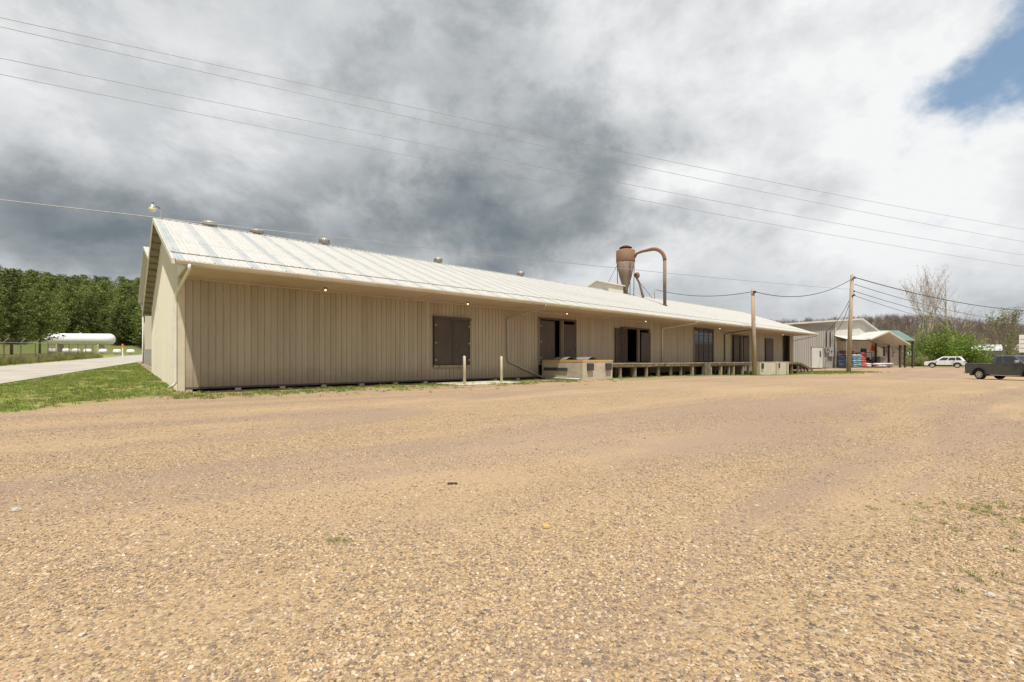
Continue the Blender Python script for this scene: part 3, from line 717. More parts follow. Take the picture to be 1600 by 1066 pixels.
# ------------------------------------------------------------------ loading docks
cb = thing('concrete_dock', 'pale concrete dock block with black bumpers and yellow edge below second door', 'dock', WL(19.0, 0, 0), WROT)
bevel(MB().box(0, 2.85, -3.5, -.06, -.3, 1.10).build('block', MT['concrete'], cb), .03, 2)
MB().box(-.012, 2.862, -3.512, -.07, 1.10, 1.22).build('edge_band', MT['yellow_edge'], cb)
for x in (.35, 2.1):
    o = bevel(MB().box(x, x+.5, -3.66, -3.505, .60, 1.02).build('bumper', MT['rubber'], cb), .02)
MB().box(-.07, -.005, -2.3, -.3, .56, .74).build('steel_angle', MT['rubber'], cb)
for i, (x, y, l) in enumerate(((.55, -1.6, 1.1), (1.7, -2.3, .9))):
    mb = MB(); n = 10; pv = None
    for k in range(n+1):
        u = k/n; q = [(u*l-l/2, -.55, .02+.16*math.sin(u*PI)), (u*l-l/2, .55, .02+.16*math.sin(u*PI))]
        if pv: mb.quad(pv[0], q[0], q[1], pv[1]); mb.quad(*[(a[0], a[1], a[2]-.015) for a in (pv[0], pv[1], q[1], q[0])])
        pv = q
    o = mb.build('dock_plate', MT['plastic_grey'], None, True, fix=False); X, Y = world(19+x, y)
    o.location = (X, Y, 1.222); o.rotation_euler = (0, 0, WROT)
    tag(o, ['larger arched grey dock plate lying on the concrete block by open door', 'smaller arched grey dock plate nearer the front of the concrete block'][i], 'dock plate')

wd = thing('wooden_dock', 'weathered timber loading dock on short posts along the warehouse wall', 'dock', WL(0, 0, 0), WROT)
def rand_post(s, t, z1, w=.17, tilt=0):
    x, y = world(s, t); z0 = gzf(x, y)-.15
    o = bevel(MB().box(-w/2, w/2, -w/2, w/2, z0, z1).build('post', MT['old_wood'], wd, loc=(s, t, 0)), .012)
    o.rotation_euler = (0, 0, random.uniform(-.1, .1))
pm = bevel  # noqa
plank = MB().box(0, .225, -2.80, -.12, 0, .055).mesh('plank', MT['plank'])
def deck(s0, s1, z=1.0):
    s = s0
    while s+.225 < s1:
        o = obj('plank', plank, wd, (s, random.uniform(-.03, .03), z-.055+random.uniform(-.004, .004))); s += .236
    k = s0
    while k < s1-.1:
        e = min(k+3.6, s1)
        MB().box(k+.01, e-.01, -2.72, -2.66, z-.24, z-.06).build('rim_beam', MT['old_wood'], wd)
        MB().box(k+.03, e-.02, -2.60, -2.48, z-.30, z-.06).build('joist_beam', MT['old_wood'], wd)
        MB().box(k+.03, e-.02, -.5, -.38, z-.30, z-.06).build('joist_beam', MT['old_wood'], wd)
        k = e
deck(22.0, 46.35); deck(53.95, 58.4)
for s in (23.92, 25.6, 27.06, 28.57, 30.31, 31.86, 33.63, 36.8, 38.65, 40.3, 41.15, 43.17, 44.47, 45.9, 54.64, 56.16, 58.2): rand_post(s, -2.56, .71, random.uniform(.15, .24))
for s in (35.32, 35.87): rand_post(s, -2.78, 1.02, .34)
for s in np.arange(23.2, 46, 1.9): rand_post(float(s), -1.3, .94, .16)
# brackets and bolted scraps on the rim
for s in (28.0, 29.3, 38.0, 39.4, 40.8): bevel(MB().box(s-.12, s+.12, -2.79, -2.725, .80, .93).build('cleat', MT['old_wood'], wd), .008)
# ramp
ra = thing('timber_ramp', 'timber ramp sloping to the ground at the far end of the dock', 'ramp', WL(58.4, 0, 0), WROT)
n = 18
for i in range(n):
    x = i*.25; z = 1.0-.9*(i/n)
    o = MB().box(0, .24, -2.78, -.3, -.05, 0).build('plank', MT['plank'], ra, loc=(x, 0, z)); o.rotation_euler = (0, math.atan(.9/4.5), 0)
MB().prism([(0, .93), (4.5, .03), (4.5, -.13), (0, .77)], 'y', -2.74, -2.66).build('stringer', MT['old_wood'], ra)
for s, z in ((1.0, .62), (2.2, .38), (3.2, .2)): bevel(MB().box(s-.1, s+.1, -2.64, -2.46, -.5, z).build('post', MT['old_wood'], ra), .01)
c2 = thing('concrete_dock', 'long tan concrete dock block behind the shorter utility pole', 'dock', WL(46.5, 0, 0), WROT)
bevel(MB().box(0, 7.35, -2.9, -.1, -.7, .99).build('block', MT['concrete2'], c2), .03, 2)
MB().box(-.01, 7.36, -2.912, -.12, .99, 1.03).build('edge_band', MT['concrete'], c2)
for x in (.25, 4.55): bevel(MB().box(x, x+.35, -3.04, -2.905, .35, .9).build('bumper', MT['rubber'], c2), .02)
bevel(MB().box(4.0, 4.35, -3.06, -2.905, -.6, .98).build('pilaster', MT['concrete'], c2), .02)
bevel(MB().box(7.0, 7.34, -3.06, -2.905, -.6, .98).build('pilaster', MT['concrete'], c2), .02)
# green board leaning in the last opening
o = MB().box(-.25, .25, -.03, .03, 0, 1.5).build('leaning_board', M('green_board', (.30,.34,.07), .7)); X, Y = world(61.7, .35)
o.location = (X, Y, FLOOR); o.rotation_euler = (.12, 0, WROT); tag(o, 'yellow-green board leaning inside the dark far-end opening', 'board')
# step slab and pipe bollards
X, Y = world(12.4, -2.0)
o = bevel(MB().box(-2.0, 2.0, -1.25, 1.2, -.1, .055).build('concrete_slab', MT['concrete2']), .015); o.location = (X, Y, 0); o.rotation_euler = (0, 0, WROT)
tag(o, 'low concrete slab on the ground below the closed brown door', 'slab')
for i, (s, t) in enumerate(((10.9, -3.0), (13.87, -2.2))):
    X, Y = world(s, t); o = MB().lathe([(.068, -.2), (.068, 1.34), (.055, 1.385), (.03, 1.405), (.004, 1.41)], n=16).build('bollard', MT['bollard'], None, True)
    o.location = (X, Y, 0); o.rotation_euler = (.006, -.008, 0)
    tag(o, ['cream pipe bollard in front of the closed brown door', 'cream pipe bollard between the closed door and the sloping downspout'][i], 'bollard', 'pipe bollards by the wall')

# ------------------------------------------------------------------ annex behind the warehouse
AX = thing('rear_building', 'tan metal building with grey skirt half hidden behind the near gable end', 'building', WL(.25, 0, 0), WROT)
MB().prism([(16.6, .9), (30.3, 1.5), (30.3, 6.3), (21.5, 9.3), (16.6, 7.8)], 'x', 0, 30).build('wall', MT['gable'], AX)
MB().prism([(16.6, -.2), (30.3, .2), (30.3, 2.2), (16.6, 1.9)], 'x', -.06, -.003).build('skirt', MT['grey_metal'], AX)
MB().prism([(16.6, -.4), (30.4, -.2), (30.4, .9), (16.6, .6)], 'x', -.10, -.063).build('footing', MT['concrete'], AX)
MB().prism([(16.3, 7.85), (21.5, 9.45), (30.7, 6.32), (30.7, 6.18), (21.5, 9.28), (16.3, 7.7)], 'x', -.45, 30.4).build('roof', MT['roof'], AX)
MB().tube([(-.2, 30.75, 6.1), (-.15, 30.55, 5.7), (-.12, 30.45, 5.5), (-.12, 30.45, 1.1), (-.35, 30.6, .85)], .075, 8).build('downspout', MT['white_pipe'], AX, True)
X, Y = world(.35, 34.5)
o = MB().tube([(0, 0, -.3), (.02, 0, 3.9)], [.10, .09], 10).build('wooden_post', MT['pole_wood'], None, True); o.location = (X, Y, gzf(X, Y))
tag(o, 'short wooden post beside the rear building corner by the road', 'post')

# ------------------------------------------------------------------ utility poles and wires
def pole(name, x, y, h, r0, r1, lean, label):
    t = thing(name, label, 'utility pole', (x, y, gzf(x, y)))
    lx, ly = lean
    MB().tube([(0, 0, -.4), (lx*.5, ly*.5, h*.5), (lx, ly, h)], [r0, (r0+r1)/2, r1], 12).build('shaft', MT['pole_wood'], t, True)
    return t, Vector((x+lx, y+ly, gzf(x, y)+h))
p1, p1t = pole('utility_pole', 22.9, 43.5, 8.15, .21, .15, (-.18, 0), 'shorter bare wooden utility pole in front of the loading dock')
MB().lathe([(.05, -.06), (.06, 0), (.05, .06)], (-.05, -.2, 7.9), 10).build('insulator', MT['black_metal'], p1)
MB().box(-.22, .02, -.26, -.14, 7.75, 7.95).build('bracket', MT['black_metal'], p1)
p2, p2t = pole('utility_pole', 38.7, 53.0, 11.2, .24, .17, (.42, 0), 'taller wooden utility pole on the grass patch before the store')
for z in (10.9, 9.3, 8.9): MB().lathe([(.05, -.09), (.075, 0), (.05, .09)], (.55-(11.2-z)*.03, -.22, z), 10).build('insulator', MT['black_metal'], p2)
MB().box(.25, .62, -.26, -.14, 8.75, 8.85).box(.35, .7, -.26, -.14, 10.75, 10.85).build('bracket', MT['black_metal'], p2)
def wire(name, a, b, sag, r, mat, label, n=24, group=None):
    a, b = Vector(a), Vector(b); pts = []
    for i in range(n+1):
        u = i/n; p = a.lerp(b, u); p.z -= sag*4*u*(1-u); pts.append(p)
    o = MB().tube(pts, r, 5).build(name, MT[mat], None, True)
    return tag(o, label, 'wire', group)
def ext(a, b, u): return tuple(Vector(a).lerp(Vector(b), u))
for i, (zl, zr) in enumerate(((16.75, 16.6), (16.35, 15.2), (15.0, 13.7), (14.3, 12.4))):
    a, b = (-22.1, 19.9, zl), (57.2, 51.5, zr)
    wire('overhead_wire', ext(a, b, -.35), ext(a, b, 1.35), 1.15, .013, 'wire_pale',
         ['topmost thin power line crossing the whole sky', 'second thin power line from the top, close under the topmost', 'third thin power line from the top crossing the sky', 'lowest of the four thin power lines crossing the sky'][i], 40, 'power lines across the sky')
a, b = (-16.7, 15.0, 6.87), (38.95, 52.8, 9.3)
wire('cable', ext(a, b, -.5), b, .5, .016, 'wire_pale', 'pale cable running over the warehouse roof to the taller pole', 40)
h1 = (22.68, 43.25, gzf(22.9, 43.5)+7.9)
wire('service_cable', (WHD[0]+.3, WHD[1]+.1, WHD[2]+.98), h1, .55, .03, 'wire', 'black cable from the roof mast to the shorter pole')
wire('service_cable', h1, (p2t.x-.1, p2t.y-.2, p2t.z-.45), 1.15, .035, 'wire', 'thick black sagging cable between the two wooden poles')
far = [(10.9, (118, 92, 12.0), .05, 'thick black cable leaving the taller pole top to the right'), (10.1, (120, 95, 9.7), .03, 'upper thin cable leaving the taller pole to the right'),
       (9.3, (118, 92, 7.8), .03, 'middle thin cable leaving the taller pole to the right'), (8.8, (116, 92, 6.2), .025, 'lowest thin cable leaving the taller pole to the right')]
for z, e, r, lb in far: wire('cable', (p2t.x+.1, p2t.y-.2, z+gzf(38.7, 53)), e, 2.2, r, 'wire', lb)

# ------------------------------------------------------------------ store
SR = math.radians(15); SO = (44.9, 64.0)
ST = thing('store_building', 'grey and white metal store with a gabled porch beyond the warehouse', 'store', (SO[0], SO[1], .16), SR)
# u along the front, v depth; front of the grey part at v=0
MB().prism([(-9, 0), (.0, 0), (.0, 6.38), (-9, 5.75)], 'y', 0, .15).build('grey_wall', MT['grey_metal'], ST)
me = MB().box(-.025, .025, -.05, 0, 0, 5.9).mesh('rib', MT['grey_metal'])
for i in range(28): obj('rib', me, ST, (-8.8+i*.32, 0, 0))
MB().prism([(.0, 4.3), (8.4, 4.3), (8.4, 4.75), (4.35, 6.75), (.0, 6.38)], 'y', .02, .17).build('upper_wall', MT['store_white'], ST)
MB().prism([(-9.2, 5.72), (4.35, 6.72), (9.2, 4.05), (9.2, 4.25), (4.35, 6.95), (-9.2, 5.95)], 'y', -.5, 14).build('roof', MT['store_white'], ST)
MB().prism([(.0, 0), (10.4, 0), (10.4, 2.7), (9.5, 3.05), (5.75, 4.7), (4.2, 4.6), (.0, 4.6)], 'y', 1.2, 1.35).build('porch_wall', MT['store_tan'], ST)
MB().box(-.02, .12, .17, 1.2, 0, 5.5).build('side_wall', MT['store_tan'], ST)
MB().box(10.3, 10.4, 1.35, 13, 0, 2.7).build('side_wall', MT['store_tan'], ST)
me = MB().box(-.02, .02, -.03, 0, 0, 4.2).mesh('rib', MT['store_tan'])
for i in range(25): obj('rib', me, ST, (.2+i*.32, 1.2, 0)).scale = (1, 1, 1 if i < 20 else .8)
# porch roof: low canopy to the left, gable to the right
MB().prism([(-.9, 3.62), (2.6, 3.62), (2.6, 3.78), (-.9, 3.78)], 'y', -2.6, -2.45).build('canopy_fascia', MT['dark_wood'], ST)
MB().quad((-.95, -2.62, 3.80), (3.2, -2.62, 3.80), (3.9, .02, 4.45), (-.2, .02, 4.45)).quad((-.95, -2.62, 3.75), (3.2, -2.62, 3.75), (3.9, .02, 4.40), (-.2, .02, 4.40)).build('canopy_roof', MT['store_white'], ST, fix=False)
MB().prism([(2.5, 3.78), (5.75, 4.85), (9.7, 3.10), (9.7, 3.25), (5.75, 5.05), (2.5, 3.94)], 'y', -3.0, 1.2).build('porch_roof', MT['store_white'], ST)
MB().prism([(2.6, 3.72), (5.75, 4.79), (9.6, 3.07), (9.6, 3.11), (5.75, 4.845), (2.6, 3.775)], 'y', -2.9, 1.18).build('porch_soffit', MT['store_tan'], ST)
for u, w, m in ((-.15, .16, 'white_paint'), (-.75, .2, 'white_paint'), (8.6, .2, 'dark_wood'), (9.5, .2, 'dark_wood')):
    MB().box(u-w/2, u+w/2, -2.5 if u > .2 or u < -.5 else -.3, -2.5+w if u > .2 or u < -.5 else -.3+w, -.3, 3.66 if u < 5 else 3.14).build('porch_post', MT[m], ST)
MB().box(8.5, 8.7, .8, 1.0, -.3, 3.5).build('porch_post', MT['dark_wood'], ST)
MB().box(-1.0, 10.6, -2.8, 1.2, -.4, -.02).build('porch_floor', MT['concrete2'], ST)
o = MB().box(6.1, 7.1, 1.1, 1.17, 0, 2.75).build('door', MT['black_metal'], ST); MB().box(6.2, 7.0, 1.07, 1.098, .2, 2.6).build('pane', MT['glass'], o)
o = MB().box(-4.15, -2.35, -.09, .0, 0, 2.75).build('side_door', MT['store_white'], ST); MB().box(-2.85, -2.65, -.11, -.092, 1.5, 2.3).build('pane', MT['glass'], o)
MB().box(-4.3, -2.25, -.10, -.0, 2.76, 2.92).build('door_hood', MT['grey_wood'], ST)
for u0, u1, z0, z1 in ((-1.95, -1.5, 2.1, 2.75), (-1.4, -.6, 1.55, 2.85)):
    o = MB().box(u0, u1, -.28, -.052, z0, z1).build('meter_box', MT['galv'], ST); MB().lathe([(.10, 0), (.10, .07), (.02, .08)], n=12, axis='y').build('meter_dial', MT['black_metal'], o, loc=((u0+u1)/2, -.36, (z0+z1)/2+.05))
for u in (-1.7, -1.0): MB().tube([(u, -.12, 2.8), (u, -.12, 5.0), (u+.15, -.22, 5.15)], .05, 8).build('conduit', MT['rust_dark'], ST, True)
MB().tube([(-.1, -.1, .1), (-.1, -.1, 5.9)], .06, 8).build('downspout', MT['white_pipe'], ST)
# orange emblem on the porch wall
MB().prism([(7.9, 2.35), (8.9, 2.35), (8.45, 3.4), (8.2, 3.4)], 'y', 1.10, 1.165).prism([(8.92, 2.2), (9.35, 2.2), (8.97, 2.6)], 'y', 1.10, 1.165).build('orange_emblem', MT['orange'], ST)
MB().prism([(8.12, 2.45), (8.42, 2.45), (8.36, 3.1), (8.24, 3.1)], 'y', 1.07, 1.098).build('emblem_mark', M('emblem_dark', (.40,.06,.02), .5), ST)
MB().tube([(7.3, 1.15, 3.4), (7.5, .95, 3.55)], .03, 6).build('gooseneck', MT['galv'], ST)
def SL3(u, v, z=0.0):
    c, s = math.cos(SR), math.sin(SR); return (SO[0]+u*c-v*s, SO[1]+u*s+v*c, .16+z)
wire('service_drop', (p2t.x-.1, p2t.y-.15, p2t.z-2.3), SL3(-1.55, -.22, 5.15), .5, .03, 'wire', 'left black service drop from the taller pole to the store wall')
wire('service_drop', (p2t.x-.05, p2t.y-.15, p2t.z-2.0), SL3(-.3, -.2, 5.0), .9, .03, 'wire', 'right black service drop from the taller pole to the store wall')
# canopy with green roof beyond the porch
GC = thing('green_canopy', 'green roofed open canopy on dark posts beside the store porch', 'canopy', SL3(11.6, 1.6), SR)
MB().prism([(-2.3, 3.8), (0, 5.35), (2.3, 3.8), (2.3, 3.93), (0, 5.5), (-2.3, 3.93)], 'x', -2.6, 2.5).build('roof', MT['green_roof'], GC)
MB().prism([(-2.2, 3.75), (0, 5.3), (2.2, 3.75)], 'x', 2.40, 2.56).build('gable_face', MT['green_trim'], GC)
for x, y in ((-2.3, -2.0), (2.3, -2.0), (-2.3, 2.0), (2.3, 2.0), (0, 2.0)): MB().box(x-.1, x+.1, y-.1, y+.1, -.3, 3.8).build('post', MT['dark_wood'], GC)
# bags on the porch
def bag_mesh(w, d, h, mat):
    mb = MB(); nx, ny = 6, 5; top = []; bot = []
    for j in range(ny+1):
        for i in range(nx+1):
            a, b = i/nx*2-1, j/ny*2-1; k = max(0, (1-a**4)*(1-b**4))**.5
            top.append((a*w/2*(1-.04*b*b), b*d/2*(1-.04*a*a), h/2+h/2*k)); bot.append((top[-1][0], top[-1][1], h/2-h/2*k))
    o = len(mb.v); mb.v += top+bot; n = len(top)
    for j in range(ny):
        for i in range(nx):
            a = o+j*(nx+1)+i; q = (a, a+1, a+nx+2, a+nx+1); mb.f.append(q); mb.f.append(tuple(x+n for x in reversed(q))); mb.m += [0, 0]
    return mb.mesh('feed_bag', MT[mat], True)
def pallet(u, v, w, d, label):
    t = thing('pallet', label, 'pallet', SL3(u, v, -.02), SR)
    for y in (-d/2+.06, 0, d/2-.06): MB().box(-w/2, w/2, y-.05, y+.05, 0, .1).build('runner', MT['old_wood'], t)
    for k in range(6):
        x = -w/2+.07+k*(w-.14)/5; MB().box(x-.06, x+.06, -d/2, d/2, .1, .125).build('board', MT['old_wood'], t)
def bags(u, v, w, d, rows, cols, h, mat, label, group, jit=.04):
    me = bag_mesh(w/cols*1.06, d, h*1.18, mat)
    for r in range(rows):
        for c in range(cols):
            o = obj('feed_bag', me); p = SL3(u-w/2+(c+.5)*w/cols+random.uniform(-jit, jit), v+random.uniform(-jit, jit), .105+r*h)
            o.location = p; o.rotation_euler = (random.uniform(-.04, .04), random.uniform(-.04, .04), SR+random.uniform(-.1, .1)); tag(o, label, 'bag', group)
pallet(-.05, -1.5, 1.4, 1.2, 'wooden pallet under the dark blue bags on the porch'); bags(-.05, -1.5, 1.45, 1.2, 7, 2, .25, 'bag_blue', 'dark blue feed bag in the leftmost porch stack', 'dark blue bags')
pallet(1.45, -1.5, 1.4, 1.2, 'wooden pallet under the pale blue bags on the porch'); bags(1.45, -1.5, 1.5, 1.2, 7, 2, .24, 'bag_sky', 'pale blue feed bag in the stack behind the taller pole', 'pale blue bags')
pallet(2.75, -1.4, 1.0, 1.2, 'wooden pallet under the red bags on the porch'); bags(2.75, -1.4, .95, 1.2, 8, 1, .25, 'bag_red', 'red feed bag in the front stack right of the pale blue bags', 'red bags')
bags(1.9, -.1, 1.8, 1.0, 9, 2, .25, 'bag_red', 'red feed bag in the rear stack behind the pale blue bags', 'rear red bags')
bags(3.6, -1.7, .8, .8, 2, 1, .24, 'bag_white', 'pale grey bag lying beside the red stack', 'pale bags by the red stack')
bags(5.5, -1.9, 1.4, 1.1, 2, 2, .25, 'bag_white', 'pinkish white bag in the pile right of the forklift', 'white bags right of forklift')
bags(6.9, -1.9, 1.5, 1.1, 2, 2, .25, 'bag_white', 'pinkish white bag in the rightmost porch pile', 'rightmost white bags')
# forklift under the porch
FK = thing('forklift', 'dark forklift with overhead guard parked by the store door', 'forklift', SL3(5.2, -.2, 0), SR)
bevel(MB().box(-.55, .9, -.5, .5, .28, .95).build('body', MT['black_metal'], FK), .06, 2)
bevel(MB().box(.55, .98, -.5, .5, .35, 1.15).build('counterweight', MT['black_trim'], FK), .08, 2)
for x in (-.5, .6):
    for y in (-.45, .45): MB().tube([(x, y, .9), (x*.92, y, 2.12)], .04, 6).build('guard_post', MT['black_metal'], FK)
MB().box(-.55, .65, -.5, .5, 2.1, 2.16).build('overhead_guard', MT['black_metal'], FK)
for y in (-.25, .25): MB().box(-.75, -.65, y-.05, y+.05, .1, 2.05).build('mast_rail', MT['black_metal'], FK)
for y in (-.28, .28): MB().box(-1.7, -.72, y-.06, y+.06, .1, .15).build('fork', MT['black_metal'], FK)
MB().box(.0, .4, -.25, .25, .95, 1.05).box(.35, .45, -.25, .25, 1.0, 1.45).build('seat', MT['rubber'], FK)
for x in (-.4, .65):
    for y in (-.48, .48): MB().lathe([(.18, -.09), (.27, -.08), (.27, .08), (.18, .09)], (x, y, .27), 16, 'y').build('wheel', MT['tyre'], FK, True)
# rack of wire panels and two white dispensers at the porch's right end
rk = thing('wire_rack', 'dark wire panel rack standing against the porch wall end', 'rack', SL3(8.1, .4, 0), SR)
MB().box(-.85, -.80, -.02, .02, 0, 1.5).box(.8, .85, -.02, .02, 0, 1.5).box(-.8, .8, -.02, .02, 1.45, 1.5).box(-.8, .8, -.02, .02, .1, .14).build('rack_frame', MT['black_metal'], rk)
for k in range(15): MB().box(-.74+k*.105, -.72+k*.105, -.01, .01, .14, 1.45).build('wire_bar', MT['black_metal'], rk)
for i, u in enumerate((8.95, 9.6)):
    t = thing('dispenser', ['white upright dispenser nearer the white bags', 'white upright dispenser nearer the green canopy'][i], 'dispenser', SL3(u, .6, 0), SR)
    bevel(MB().box(-.22, .22, -.2, .2, 0, 1.6).build('cabinet', MT['white_paint'], t), .03); MB().box(-.16, .16, -.215, -.202, 1.0, 1.45).build('panel', MT['far_wall'], t)

# ------------------------------------------------------------------ vehicles
def arch(cx, r, z0, n=9, rev=False):
    pts = [(cx+r*math.cos(PI-PI*k/n), z0+r*math.sin(PI*k/n)) for k in range(n+1)]
    return pts
def body_loft(poly, w, inset=.05):
    """closed side outline (x,z) lofted across the width with rounded shoulders"""
    mb = MB(); n = len(poly); cx = sum(p[0] for p in poly)/n; cz = sum(p[1] for p in poly)/n
    st_ = [(-w/2, .03), (-w/2+inset, 0), (w/2-inset, 0), (w/2, .03)]
    for y, k in st_:
        for p in poly:
            dx, dz = cx-p[0], cz-p[1]; l = math.hypot(dx, dz) or 1
            mb.v.append((p[0]+dx/l*k, y, p[1]+dz/l*k))
    for j in range(3):
        for i in range(n):
            a = j*n+i; b = j*n+(i+1) % n; mb.f.append((a, b, b+n, a+n)); mb.m.append(0)
    mb.f.append(tuple(range(n-1, -1, -1))); mb.f.append(tuple(range(3*n, 4*n))); mb.m += [0, 0]
    return mb
def wheel(parent, x, y, r, w, side):
    o = MB().lathe([(r*.60, -w/2+.09), (r*.62, -w/2+.01), (r*.93, -w/2), (r, -w/2+.04), (r, w/2-.04), (r*.93, w/2), (r*.62, w/2-.01), (r*.60, w/2-.09)], n=24, axis='y').build('wheel', MT['tyre'], parent, True, loc=(x, y, r))
    mb = MB(); m = 24
    for k in range(m):
        a, b = 2*PI*k/m, 2*PI*(k+1)/m
        for (r0, q0), (r1, q1) in (((r*.64, w/2-.004), (r*.64, w/2+.004)), ((r*.64, w/2+.004), (r*.54, w/2-.012)), ((r*.54, w/2-.012), (r*.52, w/2-.05))):
            mb.quad((r0*math.cos(a), side*q0, r0*math.sin(a)), (r0*math.cos(b), side*q0, r0*math.sin(b)), (r1*math.cos(b), side*q1, r1*math.sin(b)), (r1*math.cos(a), side*q1, r1*math.sin(a)))
    mb.lathe([(r*.17, side*(w/2-.06)), (r*.17, side*(w/2-.01)), (.02, side*(w/2))], n=12, axis='y')
    for k in range(6):
        a = 2*PI*k/6; c, q = math.cos(a), math.sin(a)
        mb.obox((c*r*.36, side*(w/2-.025), q*r*.36), (c*r*.22, 0, q*r*.22), (0, .02, 0), (-q*r*.095, 0, c*r*.095))
    mb.build('rim', MT['alloy'], o)
def cabin(base, top, z0, z1, mat, parent, name='cabin'):
    """base/top: (x0,x1,halfwidth)"""
    mb = MB(); b = base; t = top
    for (x0, x1, hw), z in ((b, z0), (t, z1)):
        mb.v += [(x0, -hw, z), (x1, -hw, z), (x1, hw, z), (x0, hw, z)]
    for f in ((3,2,1,0),(4,5,6,7),(0,1,5,4),(1,2,6,5),(2,3,7,6),(3,0,4,7)): mb.f.append(f); mb.m.append(0)
    return bevel(mb.build(name, MT[mat], parent), .05, 2)
def side_glass(base, top, z0, z1, u0, u1, v0, v1, parent, side, name='window'):
    """pane on the cabin's side; u along length fraction at bottom/top, v heights"""
    def P(u, v):
        x = (base[0]+(base[1]-base[0])*u)*(1-v)+(top[0]+(top[1]-top[0])*u)*v; y = (base[2]*(1-v)+top[2]*v+.006)*side; return (x, y, z0+(z1-z0)*v)
    pts = [P(u0, v0), P(u1, v0), P(u1, v1), P(u0, v1)]
    mb = MB().quad(*pts); mb.quad(*[(p[0], p[1]-side*.012, p[2]) for p in reversed(pts)])
    return mb.build(name, MT['glass'], parent)
def end_glass(base, top, z0, z1, front, parent, v0=.1, v1=.9, ins=.1, name='windshield'):
    i = 1 if front else 0; sg = 1 if front else -1
    def P(q, v):
        x = base[i]*(1-v)+top[i]*v+.008*sg; hw = (base[2]*(1-v)+top[2]*v)-ins; return (x, hw*q, z0+(z1-z0)*v)
    pts = [P(-1, v0), P(1, v0), P(1, v1), P(-1, v1)]
    mb = MB().quad(*pts); mb.quad(*[(p[0]-.012*sg, p[1], p[2]) for p in reversed(pts)])
    return mb.build(name, MT['glass'], parent)

def pickup(loc, rz):
    T = thing('pickup_truck', 'dark grey extended-cab pickup truck parked at the right edge', 'truck', loc, rz)
    Lh, W, wr = 2.92, 1.98, .40; xr, xf = -1.78, 1.86
    out = [(-Lh, .62), (-Lh+.05, .50)] + [(xr-.60, .46)] + arch(xr, .52, .46)[1:-1] + [(xr+.60, .44), (xf-.60, .44)] + arch(xf, .52, .46)[1:-1] + [(xf+.58, .46), (Lh-.08, .52), (Lh, .66), (Lh-.02, 1.12), (Lh-.14, 1.24), (1.35, 1.33), (1.2, 1.34), (-.72, 1.35), (-.74, 1.33), (-Lh+.02, 1.33), (-Lh, 1.26)]
    b = body_loft(out, W).build('body', MT['truck_paint'], T)
    base, top = (-.76, 1.44, .96), (-.64, .66, .82)
    cabin(base, top, 1.32, 1.94, 'truck_paint', T)
    for sd in (-1, 1):
        side_glass(base, top, 1.32, 1.94, .07, .33, .12, .90, T, sd); side_glass(base, top, 1.32, 1.94, .38, .90, .12, .90, T, sd)
        for x0, x1 in ((.02, .035), (1.32, 1.335), (-.745, -.73)):
            MB().box(x0, x1, sd*(W/2)-.004, sd*(W/2)+.004, .56, 1.32).build('door_seam', MT['black_trim'], T)
        MB().box(.12, .34, sd*(W/2+.0)-.02, sd*(W/2)+.03, 1.15, 1.20).build('door_handle', MT['black_trim'], T)
        bevel(MB().box(1.0, 1.16, sd*1.0-.02 if sd > 0 else -1.27, 1.27 if sd > 0 else -1.0+.02, 1.37, 1.58).build('mirror', MT['chrome'], T), .03)
        MB().box(-1.05, 1.25, sd*(W/2)-.002, sd*(W/2)+.015, .88, .925).build('side_moulding', MT['truck_paint'], T)
        MB().box(-.95, 1.2, sd*.90-.06, sd*.90+.06, .36, .41).build('running_board', MT['chrome'], T)
        for xx in (xr, xf):
            mb = MB()
            for k in range(13):
                a = PI*k/12; mb.obox((xx+.545*math.cos(a), sd*(W/2-.005), .46+.545*math.sin(a)), (.03*math.cos(a), 0, .03*math.sin(a)), (0, .03, 0), (-.075*math.sin(a), 0, .075*math.cos(a)))
            mb.build('wheel_arch_lip', MT['truck_paint'], T)
            wheel(T, xx, sd*(W/2-.15), wr, .26, sd)
        MB().box(-Lh-.012, -Lh+.17, sd*(W/2-.14)-.07, sd*(W/2-.14)+.155, .84, 1.26).build('tail_light', MT['red_lens'], T)
        MB().box(Lh-.20, Lh+.012, sd*(W/2-.22)-.16, sd*(W/2-.22)+.16, .92, 1.14).build('headlight', MT['clear_lens'], T)
    end_glass(base, top, 1.32, 1.94, True, T); end_glass(base, top, 1.32, 1.94, False, T, .15, .85, .12, 'rear_window')
    MB().box(-Lh+.12, -.82, -.80, .80, 1.30, 1.338).build('bed_opening', MT['black_trim'], T)
    bevel(MB().box(-Lh-.16, -Lh+.04, -.93, .93, .46, .64).build('rear_bumper', MT['chrome'], T), .03)
    bevel(MB().box(Lh-.06, Lh+.10, -.95, .95, .42, .66).build('front_bumper', MT['chrome'], T), .03)
    MB().box(Lh-.02, Lh+.02, -.52, .52, .78, 1.16).build('grille', MT['chrome'], T)
    MB().box(-2.7, 2.6, -.78, .78, .30, .52).build('chassis', MT['black_trim'], T)
    for xx in (xr, xf): MB().box(xx-.5, xx+.5, -.85, .85, .40, .92).build('wheel_well', MT['black_trim'], T)
